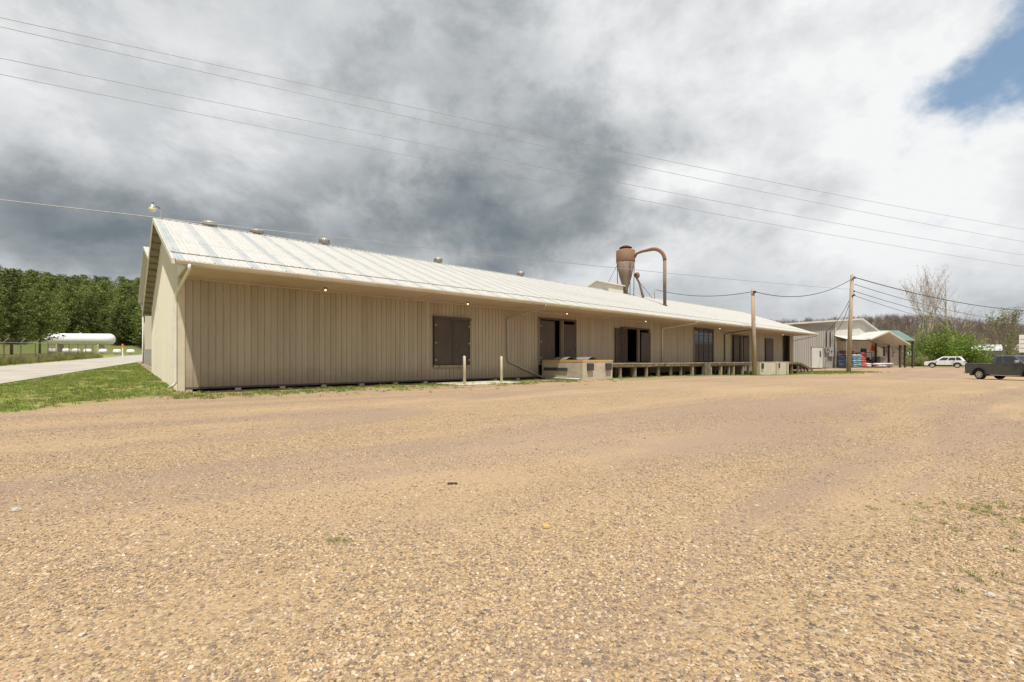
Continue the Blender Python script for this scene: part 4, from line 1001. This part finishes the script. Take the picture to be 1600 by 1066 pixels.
def suv(loc, rz):
    T = thing('suv', 'white SUV parked in front of the green bushes', 'car', loc, rz)
    Lh, W, wr = 2.42, 1.92, .37; xr, xf = -1.40, 1.43
    out = [(-Lh+.02, .55), (-Lh+.12, .40), (xr-.52, .36)] + arch(xr, .46, .36)[1:-1] + [(xr+.52, .32), (xf-.52, .32)] + arch(xf, .46, .36)[1:-1] + [(xf+.50, .36), (Lh-.10, .38), (Lh, .55), (Lh-.02, .80), (Lh-.18, .98), (1.15, 1.12), (.95, 1.14), (-2.0, 1.16), (-Lh+.1, 1.12), (-Lh, .9)]
    body_loft(out, W).build('body', MT['suv_paint'], T)
    base, top = (-2.30, 1.20, .90), (-1.85, .30, .70)
    cabin(base, top, 1.08, 1.72, 'suv_paint', T)
    for sd in (-1, 1):
        for u0, u1 in ((.10, .29), (.32, .58), (.61, .90)): side_glass(base, top, 1.08, 1.72, u0, u1, .12, .82, T, sd)
        MB().box(-1.0, -.99, sd*W/2-.003, sd*W/2+.004, .45, 1.1).box(.0, .01, sd*W/2-.003, sd*W/2+.004, .45, 1.1).box(1.0, 1.01, sd*W/2-.003, sd*W/2+.004, .45, 1.1).build('door_seam', MT['black_trim'], T)
        for x in (-.85, .18): MB().box(x, x+.2, sd*W/2-.01, sd*W/2+.025, .93, .965).build('door_handle', MT['suv_paint'], T)
        bevel(MB().box(.85, 1.0, sd*.95 if sd > 0 else -1.15, 1.15 if sd > 0 else -.95, 1.08, 1.24).build('mirror', MT['suv_paint'], T), .03)
        MB().box(-.85, .9, sd*W/2-.01, sd*W/2+.012, .33, .46).build('sill_cladding', MT['black_trim'], T)
        MB().tube([(-1.75, sd*.66, 1.74), (-1.6, sd*.66, 1.78), (.0, sd*.66, 1.78), (.15, sd*.66, 1.73)], .018, 6).build('roof_rail', MT['alloy'], T)
        for xx in (xr, xf):
            mb = MB()
            for k in range(13):
                a = PI*k/12; mb.obox((xx+.475*math.cos(a), sd*(W/2-.012), .36+.475*math.sin(a)), (.028*math.cos(a), 0, .028*math.sin(a)), (0, .025, 0), (-.066*math.sin(a), 0, .066*math.cos(a)))
            mb.build('wheel_arch_lip', MT['black_trim'], T)
            wheel(T, xx, sd*(W/2-.13), wr, .24, sd)
        MB().box(-Lh-.01, -Lh+.22, sd*(W/2-.18)-.06, sd*(W/2-.18)+.184, .86, 1.02).build('tail_light', MT['red_lens'], T)
        MB().box(Lh-.24, Lh-.06, sd*(W/2-.24)-.16, sd*(W/2-.24)+.19, .76, .90).build('headlight', MT['clear_lens'], T)
    end_glass(base, top, 1.08, 1.72, True, T); end_glass(base, top, 1.08, 1.72, False, T, .15, .9, .1, 'rear_window')
    MB().box(Lh-.05, Lh+.02, -.6, .6, .46, .72).build('grille', MT['black_trim'], T)
    MB().box(-2.1, 2.1, -.75, .75, .22, .42).build('chassis', MT['black_trim'], T)
    for xx in (xr, xf): MB().box(xx-.44, xx+.44, -.8, .8, .3, .8).build('wheel_well', MT['black_trim'], T)
tx, ty = 39.7, 36.4
pickup((tx, ty, gzf(tx, ty)), math.atan2(-1, .05))
sx, sy = 67.9, 72.3
suv((sx, sy, gzf(sx, sy)), math.atan2(.68, -.73))

# ------------------------------------------------------------------ left background: fence, tank, marker
dx, dy = -.52, .854; FN = (-.854, -.52)
def fpt(k, w=7.6):
    x = -21.6+dx*k+FN[0]*w; y = 19.5+dy*k+FN[1]*w; return x, y, gzf(x, y)
FE = thing('chain_link_fence', 'chain-link fence topped with barbed wire along the far side of the road', 'fence', (*fpt(20)[:2], fpt(20)[2]))
fo = Vector(FE.location)
def fl(k, z, w=7.6):
    x, y, q = fpt(k, w); return Vector((x, y, q+z))-fo
pm_ = MB().tube([(0, 0, -.3), (0, 0, 1.85)], .045, 8).mesh('post', MT['rust_pipe'])
ks = list(np.arange(-6, 55, 3.55))
for k in ks:
    obj('post', pm_, FE, fl(k, 0)); MB().tube([fl(k, 1.85), fl(k, 2.2, 7.3)], .02, 5).build('barb_arm', MT['galv'], FE)
MB().tube([fl(k, 1.82) for k in ks], .022, 6).build('top_rail', MT['galv'], FE)
for q in (.33, .66, 1): MB().tube([fl(k, 1.85+.35*q, 7.6-.3*q) for k in ks], .006, 4).build('barbed_wire', MT['rust_dark'], FE)
mb = MB(); kk0, kk1, hh = ks[0], ks[-1], 1.8; stp = .11
n = int((kk1-kk0)/stp)
def strand(ka, za, kb, zb):
    a, b = fl(ka, za), fl(kb, zb); d = (b-a).normalized(); u = Vector((0, 0, 1)).cross(d).normalized()*.0; w = Vector((d.y*0, 0, 0))
    side = Vector((dx, dy, 0))*.0065; mb.quad(a-side, a+side, b+side, b-side)
for i in range(-16, n):
    a = kk0+i*stp; b = a+hh
    for s0, s1 in ((0, hh), (hh, 0)):
        ka, kb, za, zb = a, b, s0, s1
        if ka < kk0: f = (kk0-ka)/(kb-ka); za = za+(zb-za)*f; ka = kk0
        if kb > kk1: f = (kk1-ka)/(kb-ka); zb = za+(zb-za)*f; kb = kk1
        if kb > ka: strand(ka, za, kb, zb)
mb.build('chain_link_mesh', MT['rust_dark'], FE, fix=False)
def tank(name, x, y, Lt, r, rz, zc, label, group=None, cat='tank'):
    t = thing(name, label, cat, (x, y, gzf(x, y)), rz, group)
    prof = [(.02, -Lt/2)]+[(r*math.sin(a), -Lt/2+r*.75*(1-math.cos(a))) for a in np.linspace(.2, PI/2, 7)]+[(r*math.sin(a), Lt/2-r*.75*(1-math.cos(a))) for a in np.linspace(PI/2, .2, 7)]+[(.02, Lt/2)]
    MB().lathe(prof, (0, 0, zc), 24, 'x').build('shell', MT['white_paint'], t, True)
    for q in (-.3, .3): MB().box(q*Lt-.12*r, q*Lt+.12*r, -r*.7, r*.7, -.2, zc-r*.6).build('saddle', MT['concrete'], t)
    MB().lathe([(r*.16, 0), (r*.16, r*.2), (r*.1, r*.24)], (0, 0, zc+r*.96), 12).build('dome', MT['galv'], t)
    return t
TX, TY = -94.6, 101
tank('propane_tank', TX, TY, 13.6, 1.22, .12, 2.95, 'long white bulk propane tank in front of the pine trees')
for i in range(7):
    px_ = (82, 104, 119, 137, 161, 183, 204)[i]; Yt = 86+random.uniform(-2, 2); Xt = (px_-800)/720*Yt
    tank('small_tank', Xt, Yt, 1.25, .44, random.uniform(.3, 1.0), .56, 'small white propane tank in the row below the bulk tank', 'row of small tanks')
X, Y, Z = fpt(62, 5.7)
t = thing('road_marker', 'white marker post with an orange top beside the road', 'marker post', (X, Y, Z))
MB().box(-.07, .07, -.03, .03, -.2, 1.35).build('post', MT['white_paint'], t); MB().box(-.13, .13, -.04, .04, 1.35, 1.95).build('orange_cap', MT['orange'], t)

# ------------------------------------------------------------------ trees
def leaf_quads(mb, c, n, rad, size, flat=.8):
    for _ in range(n):
        d = Vector((random.gauss(0, 1), random.gauss(0, 1), random.gauss(0, flat)))
        p = c+d*rad*.5; a = Vector((random.uniform(-1, 1), random.uniform(-1, 1), random.uniform(-.6, .6))).normalized(); b = a.orthogonal().normalized()
        q = Matrix.Rotation(random.uniform(0, 2*PI), 3, a); b = q @ b; s = size*random.uniform(.6, 1.3)
        mb.quad(p-a*s, p+b*s*.55, p+a*s, p-b*s*.55)
def pine_meshes(seed, H=15.0, crown0=.30, spread=3.4, nw=15, dens=9):
    random.seed(seed); tr = MB(); cr = MB()
    bend = random.uniform(-.5, .5)
    tr.tube([(0, 0, -1), (bend*.3, 0, H*.4), (bend, .2, H*.75), (bend*.9, .1, H*.97)], [.26, .2, .12, .03], 7)
    for i in range(nw):
        f = crown0+(1-crown0)*(i/(nw-1)); z = H*f
        R = spread*(math.sin(min(1, (1-f)/(1-crown0)*1.15+.12)*PI*.62))*random.uniform(.75, 1.2)
        nb = random.randint(5, 7); a0 = random.uniform(0, 6.28)
        for j in range(nb):
            a = a0+2*PI*j/nb+random.uniform(-.3, .3); r = max(.35, R*random.uniform(.6, 1.15))
            bx = bend*min(1, f*1.2)
            e = Vector((bx+math.cos(a)*r, math.sin(a)*r, z+r*.22)); s = Vector((bx*.9, .1*f, z-.25))
            tr.tube([s, e], [.045, .015], 4, False)
            k = max(2, int(r/.7))
            for q in range(k):
                c = s.lerp(e, (q+1.0)/k)+Vector((random.uniform(-.25, .25), random.uniform(-.25, .25), random.uniform(-.05, .3)))
                leaf_quads(cr, c, dens, .75, .26, .55)
    return tr.mesh('trunk', MT['bark'], True, False), cr.mesh('crown', MT['pine'], False, False)
PINES = [pine_meshes(11+i, 15+i, .10+.05*(i % 3), 3.9+.25*i, 19, 11) for i in range(4)]
def place_tree(name, me_t, me_c, x, y, sc, rz, label, cat='tree', group=None):
    t = thing(name, label, cat, (x, y, gzf(x, y)-.05), rz, group); t.scale = (sc, sc, sc*random.uniform(.95, 1.05))
    obj('trunk', me_t, t); obj('crown', me_c, t); return t
random.seed(5)
def at(px, Y): return ((px-800)/720*Y, Y)
LP = [(-60, 66, .80, 'dark pine at the left edge, nearest to the fence'), (18, 72, .78, 'dark bushy pine overhanging the fence on the left'), (62, 84, .70, 'pine whose low boughs hide the left end of the white tank'),
      (112, 124, .80, 'pine directly behind the middle of the white tank'), (150, 128, .72, 'pine directly behind the right end of the white tank'),
      (183, 122, .66, 'pine just right of the white tank'), (207, 130, .74, 'pine nearest to the rear building')]
for i, (px_, Y, sc, lb) in enumerate(LP):
    X, Y = at(px_, Y); m = PINES[i % 4]; place_tree('pine_tree', m[0], m[1], X, Y, sc, random.uniform(0, 6), lb, group='front row of pines')
def instancer(name, pts, scales, rots, sources, label, cat, mats=None):
    """one object of kind stuff: sources scattered on points through geometry nodes (pick by index)"""
    me = bpy.data.meshes.new(name); me.from_pydata([tuple(p) for p in pts], [], [])
    a = me.attributes.new('sc', 'FLOAT', 'POINT'); a.data.foreach_set('value', np.asarray(scales, np.float32))
    a = me.attributes.new('rot', 'FLOAT_VECTOR', 'POINT'); a.data.foreach_set('vector', np.asarray(rots, np.float32).reshape(-1))
    a = me.attributes.new('pick', 'INT', 'POINT'); a.data.foreach_set('value', np.random.randint(0, len(sources), len(pts)).astype(np.int32))
    o = obj(name, me); tag(o, label, None, None, 'stuff')
    ng = bpy.data.node_groups.new(name, 'GeometryNodeTree')
    ng.interface.new_socket('Geometry', in_out='INPUT', socket_type='NodeSocketGeometry'); ng.interface.new_socket('Geometry', in_out='OUTPUT', socket_type='NodeSocketGeometry')
    N = ng.nodes; Lk = ng.links; gi = N.new('NodeGroupInput'); go = N.new('NodeGroupOutput')
    join = N.new('GeometryNodeJoinGeometry')
    def named(nm, ty):
        n = N.new('GeometryNodeInputNamedAttribute'); n.data_type = ty; n.inputs[0].default_value = nm; return n.outputs[0]
    pk, sc, rt = named('pick', 'INT'), named('sc', 'FLOAT'), named('rot', 'FLOAT_VECTOR')
    for i, sm in enumerate(sources):
        so = bpy.data.objects.new(name+'_source', sm)
        oi = N.new('GeometryNodeObjectInfo'); oi.inputs[0].default_value = so; oi.inputs['As Instance'].default_value = True
        ip = N.new('GeometryNodeInstanceOnPoints'); cmp = N.new('FunctionNodeCompare'); cmp.data_type = 'INT'; cmp.operation = 'EQUAL'
        Lk.new(pk, cmp.inputs[2]); cmp.inputs[3].default_value = i
        e2r = N.new('FunctionNodeEulerToRotation'); Lk.new(rt, e2r.inputs[0])
        Lk.new(gi.outputs[0], ip.inputs['Points']); Lk.new(cmp.outputs[0], ip.inputs['Selection']); Lk.new(oi.outputs['Geometry'], ip.inputs['Instance'])
        Lk.new(e2r.outputs[0], ip.inputs['Rotation']); Lk.new(sc, ip.inputs['Scale']); Lk.new(ip.outputs[0], join.inputs[0])
    Lk.new(join.outputs[0], go.inputs[0])
    md = o.modifiers.new('scatter', 'NODES'); md.node_group = ng
    return o
def join_meshes(name, a, b):
    bm = bmesh.new(); bm.from_mesh(a); nf = len(bm.faces); bm.from_mesh(b); bm.faces.ensure_lookup_table()
    for f in bm.faces[nf:]: f.material_index = 1
    me = bpy.data.meshes.new(name); bm.to_mesh(me); bm.free(); me.materials.append(a.materials[0]); me.materials.append(b.materials[0]); return me
PJ = [join_meshes('pine_source', a, b) for a, b in PINES]
pts, scs, rts = [], [], []
random.seed(21)
for row, Y in enumerate((112, 124, 130, 137, 145, 154, 164, 176, 190)):
    x0, x1 = -1.55*Y, -.70*Y
    x = x0
    while x < x1:
        yy = Y+random.uniform(-4, 4); pxx = 800+720*x/yy
        if row > 0 or pxx < 40:
            pts.append((x, yy, gzf(x, yy)-.1)); scs.append(random.uniform(.55, .85) if row < 4 else random.uniform(.62, 1.0)); rts.append((0, 0, random.uniform(0, 6.28)))
        x += random.uniform(2.8, 4.6)
instancer('pine_wood', pts, scs, rts, PJ, 'dense green pine wood covering the slope on the left', 'wood')

def bare_tree(seed, H, levels, spread, r0, up=.25, kids=(3, 4), limb0=.28, leaf=None, leaf_n=2, leaf_s=.12, wander=.18, mat='bark', sides=5, rmin=.012):
    random.seed(seed); br = MB(); lf = MB()
    def grow(p, d, ln, r, lev):
        pts = [p]; rs = [r]; n = 3 if lev < 2 else 2
        for i in range(n):
            d = (d+Vector((random.gauss(0, wander), random.gauss(0, wander), random.gauss(0, wander)+up*.3))).normalized()
            p = p+d*ln/n; pts.append(p); rs.append(r*(1-.45*(i+1)/n))
        br.tube(pts, rs, sides if lev < 2 else 3, lev == 0)
        if lev >= levels:
            if leaf: leaf_quads(lf, p, leaf_n, .45, leaf_s)
            return
        for k in range(random.randint(*kids)):
            j = random.randint(1, n); q = pts[j].lerp(pts[j-1], random.random()*.6)
            a = random.uniform(0, 6.28); side = d.orthogonal().normalized(); side = Matrix.Rotation(a, 3, d) @ side
            nd = (d*math.cos(spread)+side*math.sin(spread)*random.uniform(.7, 1.25)); nd.z += up; nd.normalize()
            grow(q, nd, ln*random.uniform(.58, .8), max(rs[j]*.62, rmin), lev+1)
        grow(p, d, ln*.7, rs[-1]*.9, lev+1)
    grow(Vector((0, 0, -.4)), Vector((0, 0, 1)), H*limb0, r0, 0)
    return br.mesh('branches', MT[mat], False, False), (lf.mesh('foliage', MT[leaf], False, False) if leaf else None)
# far bare woods on the hills
BW = [bare_tree(40+i, 12, 4, .6, .17, .22, (3, 4), .26, None, mat='twig_grey', sides=4)[0] for i in range(3)]
pts, scs, rts = [], [], []
random.seed(33)
for Y in (135, 145, 155, 165, 176, 188, 200, 213, 226, 240, 254, 270, 290, 312):
    x = .38*Y
    while x < 1.35*Y:
        yy = Y+random.uniform(-7, 7); pts.append((x, yy, gzf(x, yy)-.3)); scs.append(random.uniform(.75, 1.15)); rts.append((0, 0, random.uniform(0, 6.28))); x += random.uniform(1.6, 3.4)
for Y in (250, 275, 300):
    x = -1.2*Y
    while x < -.62*Y:
        yy = Y+random.uniform(-7, 7); pts.append((x, yy, gzf(x, yy)-.3)); scs.append(random.uniform(.9, 1.3)); rts.append((0, 0, random.uniform(0, 6.28))); x += random.uniform(2.5, 5)
instancer('bare_woods', pts, scs, rts, BW, 'brown leafless woods on the hills along the horizon', 'wood')
def place(name, meshes, x, y, sc, rz, label, parts, group=None):
    t = thing(name, label, 'tree', (x, y, gzf(x, y)-.05), rz, group); t.scale = (sc,)*3
    for p, m in zip(parts, meshes):
        if m: obj(p, m, t)
    return t
c1 = bare_tree(3, 20, 4, .34, .30, .22, (2, 4), .44, 'bud_tan', 3, .10, .10, 'pale_bark', rmin=.03)
c2_ = bare_tree(8, 22, 4, .52, .34, .20, (2, 4), .40, 'bud_tan', 3, .10, .11, 'pale_bark', rmin=.03)
X, Y = at(1450, 104); place('cottonwood_tree', c1, X, Y, .98, 0, 'tall budding tree with pale branches, left of the tall pair', ('trunk', 'crown'), 'tall budding trees')
X, Y = at(1501, 106); place('cottonwood_tree', c2_, X, Y, 1.0, 2, 'tallest budding tree with wide forked crown, right of the tall pair', ('trunk', 'crown'), 'tall budding trees')
w1 = bare_tree(15, 14, 4, .50, .26, .24, (3, 5), .22, 'bud', 5, .10, .14, 'pale_bark', rmin=.022)
X, Y = at(1568, 82); place('willow_tree', w1, X, Y, 1.3, 1, 'spreading multi-stemmed tree with first green leaves behind the pickup', ('trunk', 'crown'))
def bush(seed, w, h, n, mat, ls):
    random.seed(seed); br = MB(); lf = MB()
    for i in range(n):
        a = random.uniform(0, 6.28); r = w*math.sqrt(random.random()); hh = h*(1-.45*(r/w)**2)*random.uniform(.38, 1.08)
        e = Vector((math.cos(a)*r, math.sin(a)*r, hh)); b = Vector((math.cos(a)*r*.35, math.sin(a)*r*.35, -.2)); m = b.lerp(e, .5)+Vector((random.uniform(-.3, .3), random.uniform(-.3, .3), .2))
        br.tube([b, m, e], [.05, .035, .012], 4, False)
        for k in range(5):
            u = .35+.65*k/4; c = (b.lerp(m, u*2) if u < .5 else m.lerp(e, u*2-1)); leaf_quads(lf, c, 10, .85, ls, .8)
    return br.mesh('stems', MT['bark'], False, False), lf.mesh('foliage', MT[mat], False, False)
b1 = bush(4, 4.4, 8.6, 85, 'spring', .20); b2 = bush(6, 3.8, 7.2, 70, 'spring', .19); b3 = bush(9, 3.0, 3.0, 45, 'bud', .14)
X, Y = at(1458, 90); place('leafy_bush', b1, X, Y, 1.05, 0, 'big bright green bush left behind the white SUV', ('stems', 'foliage'), 'bright green bushes')
X, Y = at(1508, 92); place('leafy_bush', b2, X, Y, 1.05, 1, 'bright green bush right behind the white SUV', ('stems', 'foliage'), 'bright green bushes')
random.seed(77)
for i, (px_, Y, sc, lb) in enumerate(((1430, 88, .9, 'low olive shrub beside the green canopy'), (1545, 96, 1.1, 'low olive shrub left of the spreading tree'), (1590, 92, .9, 'low olive shrub at the right edge behind the pickup'))):
    X, Y = at(px_, Y); t = place('shrub', b3, X, Y, sc, i, lb, ('stems', 'foliage'), 'low olive shrubs'); t['category'] = 'shrub'
# far low houses among the trees
def house(px_, Y, w, d, h, rh, rz, wall, roof, label):
    X, Y = at(px_, Y); t = thing('house', label, 'house', (X, Y, gzf(X, Y)), rz)
    MB().box(-w/2, w/2, -d/2, d/2, -.5, h).build('wall', MT[wall], t)
    MB().prism([(-d/2-.4, h-.05), (0, h+rh), (d/2+.4, h-.05), (d/2+.4, h+.08), (0, h+rh+.15), (-d/2-.4, h+.08)], 'x', -w/2-.4, w/2+.4).build('roof', MT[roof], t)
    for k in range(3):
        x = -w/2+w*(k+.5)/3; o = MB().box(x-.7, x+.7, -d/2-.05, -d/2-.002, 1.0, 2.1).build('window', MT['white_paint'], t); MB().box(x-.6, x+.6, -d/2-.07, -d/2-.052, 1.1, 2.0).build('pane', MT['glass'], o)
house(1544, 128, 11, 7, 2.7, 1.6, -.65, 'far_wall', 'far_roof', 'low grey house with pale roof behind the trees on the right')
house(1436, 118, 4, 4, 2.3, .9, -.6, 'brick_red', 'far_roof', 'small red-brown shed seen past the green canopy')
# roadside sign at the right edge
X, Y = at(1613, 62); t = thing('roadside_sign', 'white letter-board sign on dark posts at the right edge', 'sign', (X, Y, gzf(X, Y)), -.75)
for x in (-.9, .9): MB().box(x-.09, x+.09, -.09, .09, -.3, 2.2).build('post', MT['dark_wood'], t)
MB().box(-1.2, 1.2, -.1, .1, 2.2, 4.6).build('panel', MT['white_paint'], t)
for k in range(3): MB().box(-1.1, 1.1, -.125, -.102, 2.8+.6*k, 2.83+.6*k).build('track', MT['black_trim'], t)

# ------------------------------------------------------------------ gravel, weeds and loose things
def stone(seed):
    random.seed(seed); bm = bmesh.new(); bmesh.ops.create_icosphere(bm, subdivisions=1, radius=1.0)
    a, b, c = random.uniform(.8, 1.25), random.uniform(.6, 1.0), random.uniform(.35, .62)
    for v in bm.verts: v.co = Vector((v.co.x*a, v.co.y*b, v.co.z*c))*random.uniform(.80, 1.12)
    me = bpy.data.meshes.new('stone_source'); bm.to_mesh(me); bm.free(); me.materials.append(MT['stone']); return me
def stone_mat():
    m = bpy.data.materials.new('gravel_stone'); m.use_nodes = True; g = NT(m.node_tree); b = g.n['Principled BSDF']
    r = g.node('ShaderNodeObjectInfo').outputs['Random']
    col = g.cramp(r, [(0, (.10,.085,.075)), (.10, (.20,.155,.13)), (.24, (.23,.168,.122)), (.38, (.355,.255,.16)), (.56, (.455,.335,.20)), (.74, (.45,.295,.14)), (.86, (.52,.40,.25)), (.98, (.55,.46,.34)), (1, (.66,.60,.50))])
    pos = g.node('ShaderNodeNewGeometry').outputs['Position']
    col = g.mix(g.ramp(g.noise(pos, 60, 4, .6), .35, .7, 0, .45), col, (.36, .25, .14))
    g.put(b.inputs['Base Color'], col); b.inputs['Roughness'].default_value = .85; b.inputs['Specular IOR Level'].default_value = .25
    return m
MT['stone'] = stone_mat()
STN = [stone(i) for i in range(7)]
rng = np.random.default_rng(3)
def scatter_band(y0, y1, dens, smin, smax):
    w = 1.22*y1+1.6; n = int(dens*(y1-y0)*2*w); x = rng.uniform(-w, w, n); y = rng.uniform(y0, y1, n)
    keep = np.abs(x) < 1.22*y+1.6; x, y = x[keep], y[keep]
    # patches of bare fines between the stones, as where wheels have swept them aside
    pat = np.array([mn.noise((.16*(.8*a+.6*b), .9*(-.6*a+.8*b), 2.0))+.6*mn.noise((a*1.1, b*1.6, 7.0)) for a, b in zip(x, y)])
    k = rng.random(len(x)) < np.clip(.60+1.3*pat, .05, 1); x, y = x[k], y[k]
    s = smin+(smax-smin)*rng.random(len(x))**2.4; s = np.where(rng.random(len(x)) < .004, s*1.9, s)
    return x, y, s
bx, by, bs = [], [], []
for a in ((.9, 3.2, 9500, .0030, .0128), (3.2, 6.0, 3400, .0040, .013), (6.0, 10.5, 640, .0055, .0155), (10.5, 17, 50, .009, .02)):
    x, y, s = scatter_band(*a); bx.append(x); by.append(y); bs.append(s)
bx, by, bs = map(np.concatenate, (bx, by, bs))
sb, tb = st(bx, by); k = ~((sb < .3) & (tb > -2.2)) & (tb < -.6); bx, by, bs = bx[k], by[k], bs[k]
rot = np.stack([rng.uniform(-.35, .35, len(bx)), rng.uniform(-.35, .35, len(bx)), rng.uniform(0, 6.28, len(bx))], -1)
instancer('gravel', np.stack([bx, by, gz(bx, by)+bs*.12], -1), bs, rot, STN, 'loose tan and grey gravel stones covering the lot', 'gravel')
# grass tufts
def tuft(seed, n, h, mat):
    random.seed(seed); mb = MB()
    for _ in range(n):
        a = random.uniform(0, 6.28); r = random.uniform(0, .10); p = Vector((math.cos(a)*r, math.sin(a)*r, -.01)); l = h*random.uniform(.5, 1.2); b = random.uniform(0, 6.28)
        o = Vector((math.cos(b), math.sin(b), 0)); sd = Vector((-o.y, o.x, 0))*.006; lean = random.uniform(.1, .6)*l
        m = p+o*lean*.4+Vector((0, 0, l*.6)); e = p+o*lean+Vector((0, 0, l))
        mb.quad(p-sd, p+sd, m+sd*.7, m-sd*.7); mb.quad(m-sd*.7, m+sd*.7, e)
    return mb.mesh('tuft_source', MT[mat], False, False)
TG = [tuft(i, 16, .09, 'grass') for i in range(3)]+[tuft(9+i, 14, .08, 'dry_grass') for i in range(2)]
def grass_points(n, fx, fy, test):
    x = rng.uniform(*fx, n); y = rng.uniform(*fy, n); k = test(x, y); return x[k], y[k]
def lawn_test(x, y):
    s, t = st(x, y); fr = t+.7+1.45*np.maximum(-s, 0)
    pat = np.array([mn.noise((a*.5, b*.5, 3.0))+.6*mn.noise((a*1.6, b*1.6, 1.0)) for a, b in zip(x, y)])
    roadd = (x+21.6)*.854+(y-19.5)*.52
    return (s < -.02) & (fr > .1) & (roadd > .15) & (rng.random(len(x)) < np.clip(.72+1.0*pat, .08, 1)*np.clip(fr*.6, .1, 1))
gx, gy = grass_points(90000, (-40, -9), (5, 52), lawn_test)
def strip_test(x, y):
    s, t = st(x, y)
    w = 1.5*np.exp(-((t+2.6)/1.5)**2)*(s > -1)*(s < 19)+np.exp(-((t+3.05)/.35)**2)*(s > 22)*(s < 60)+.8*np.exp(-((t+3.9)/.3)**2)*(s > 18.5)*(s < 22.3)
    pat = np.array([mn.noise((a*.8, b*.8, 5.0)) for a, b in zip(x, y)])
    return rng.random(len(x)) < np.clip(w*(.36+1.0*pat), 0, 1)*.8
hx, hy = grass_points(120000, (-13, 38), (14, 58), strip_test)
def isl_test(x, y):
    w = np.exp(-(((x-37.6)/3.6)**2+((y-54.0)/2.4)**2)**1.5)+.8*np.exp(-(((x-35.2)/2.0)**2+((y-53.5)/1.6)**2)**1.5); return rng.random(len(x)) < w
ix, iy = grass_points(7000, (31, 44), (49, 59), isl_test)
def near_test(x, y):
    w = np.exp(-(((x-4.4)/.8)**2+((y-3.1)/.45)**2))*1.1+np.exp(-(((x-3.4)/.7)**2+((y-2.45)/.2)**2))*.7+np.exp(-(((x-3.6)/.35)**2+((y-3.75)/.12)**2))*1.6+np.exp(-(((x-1.45)/.07)**2+((y-2.25)/.06)**2))*3+np.exp(-(((x+1.15)/.05)**2+((y-3.05)/.05)**2))*3
    pat = np.array([mn.noise((a*3, b*3, 5.0)) for a, b in zip(x, y)])
    return rng.random(len(x)) < np.clip(w*(.55+1.2*pat), 0, 1)
jx, jy = grass_points(26000, (-2, 7), (1.7, 5), near_test)
ax = np.concatenate([gx, hx, ix, jx]); ay = np.concatenate([gy, hy, iy, jy])
sc = np.concatenate([rng.uniform(.5, 1.3, len(gx)), rng.uniform(.5, 1.5, len(hx)), rng.uniform(.8, 1.8, len(ix)), rng.uniform(.13, .36, len(jx))])
rot = np.stack([np.zeros(len(ax)), np.zeros(len(ax)), rng.uniform(0, 6.28, len(ax))], -1)
instancer('grass', np.stack([ax, ay, gz(ax, ay)], -1), sc, rot, TG, 'short green grass and weeds on the lawn and along the wall', 'grass')
# tall dry grass along the fence
kk = rng.uniform(-8, 56, 5200); ww = 7.6+rng.normal(.35, .5, 5200); kx = -21.6+dx*kk+FN[0]*ww; ky = 19.5+dy*kk+FN[1]*ww
TD = [tuft(20+i, 16, .55, 'dry_grass') for i in range(2)]+[tuft(25, 14, .5, 'grass')]
instancer('tall_grass', np.stack([kx, ky, gz(kx, ky)], -1), rng.uniform(.6, 1.5, 5200), np.stack([np.zeros(5200), np.zeros(5200), rng.uniform(0, 6.28, 5200)], -1), TD, 'tall dry grass growing through the chain-link fence', 'grass')
# loose single things on the lot
def loose(px_, py_, build, label, cat, name):
    Y = 1.2*720/(py_-563); X = (px_-800)/720*Y; o = build(); o.name = name; o.location = (X, Y, gzf(X, Y)); tag(o, label, cat)
def rock(seed, r, mat):
    random.seed(seed); bm = bmesh.new(); bmesh.ops.create_icosphere(bm, subdivisions=3, radius=1.0)
    for v in bm.verts: v.co = v.co*(1+.25*mn.noise(v.co*1.4+Vector((seed, 0, 0)))); v.co = Vector((v.co.x*r, v.co.y*r*.8, v.co.z*r*.6+r*.35))
    me = bpy.data.meshes.new('rock'); bm.to_mesh(me); bm.free(); me.materials.append(MT[mat]); return obj('rock', me)
loose(707, 757, lambda: bevel(MB().box(-.048, .048, -.012, .012, 0, .018).build('bark_chip', MT['chip']), .004), 'dark brown splinter of bark lying on the gravel', 'bark', 'bark_chip')
loose(853, 825, lambda: rock(3, .030, 'yellow_rock'), 'ochre stone alone on the gravel right of the bark splinter', 'stone', 'rock')
loose(24, 799, lambda: rock(5, .034, 'pale_rock'), 'pale stone on the gravel near the left edge', 'stone', 'rock')
loose(1547, 932, lambda: rock(8, .022, 'pale_rock'), 'pale flat stone among the weeds at lower right', 'stone', 'rock')
SC.cycles.max_bounces = 6; SC.cycles.diffuse_bounces = 3; SC.cycles.glossy_bounces = 2; SC.cycles.transmission_bounces = 2; SC.cycles.transparent_max_bounces = 4
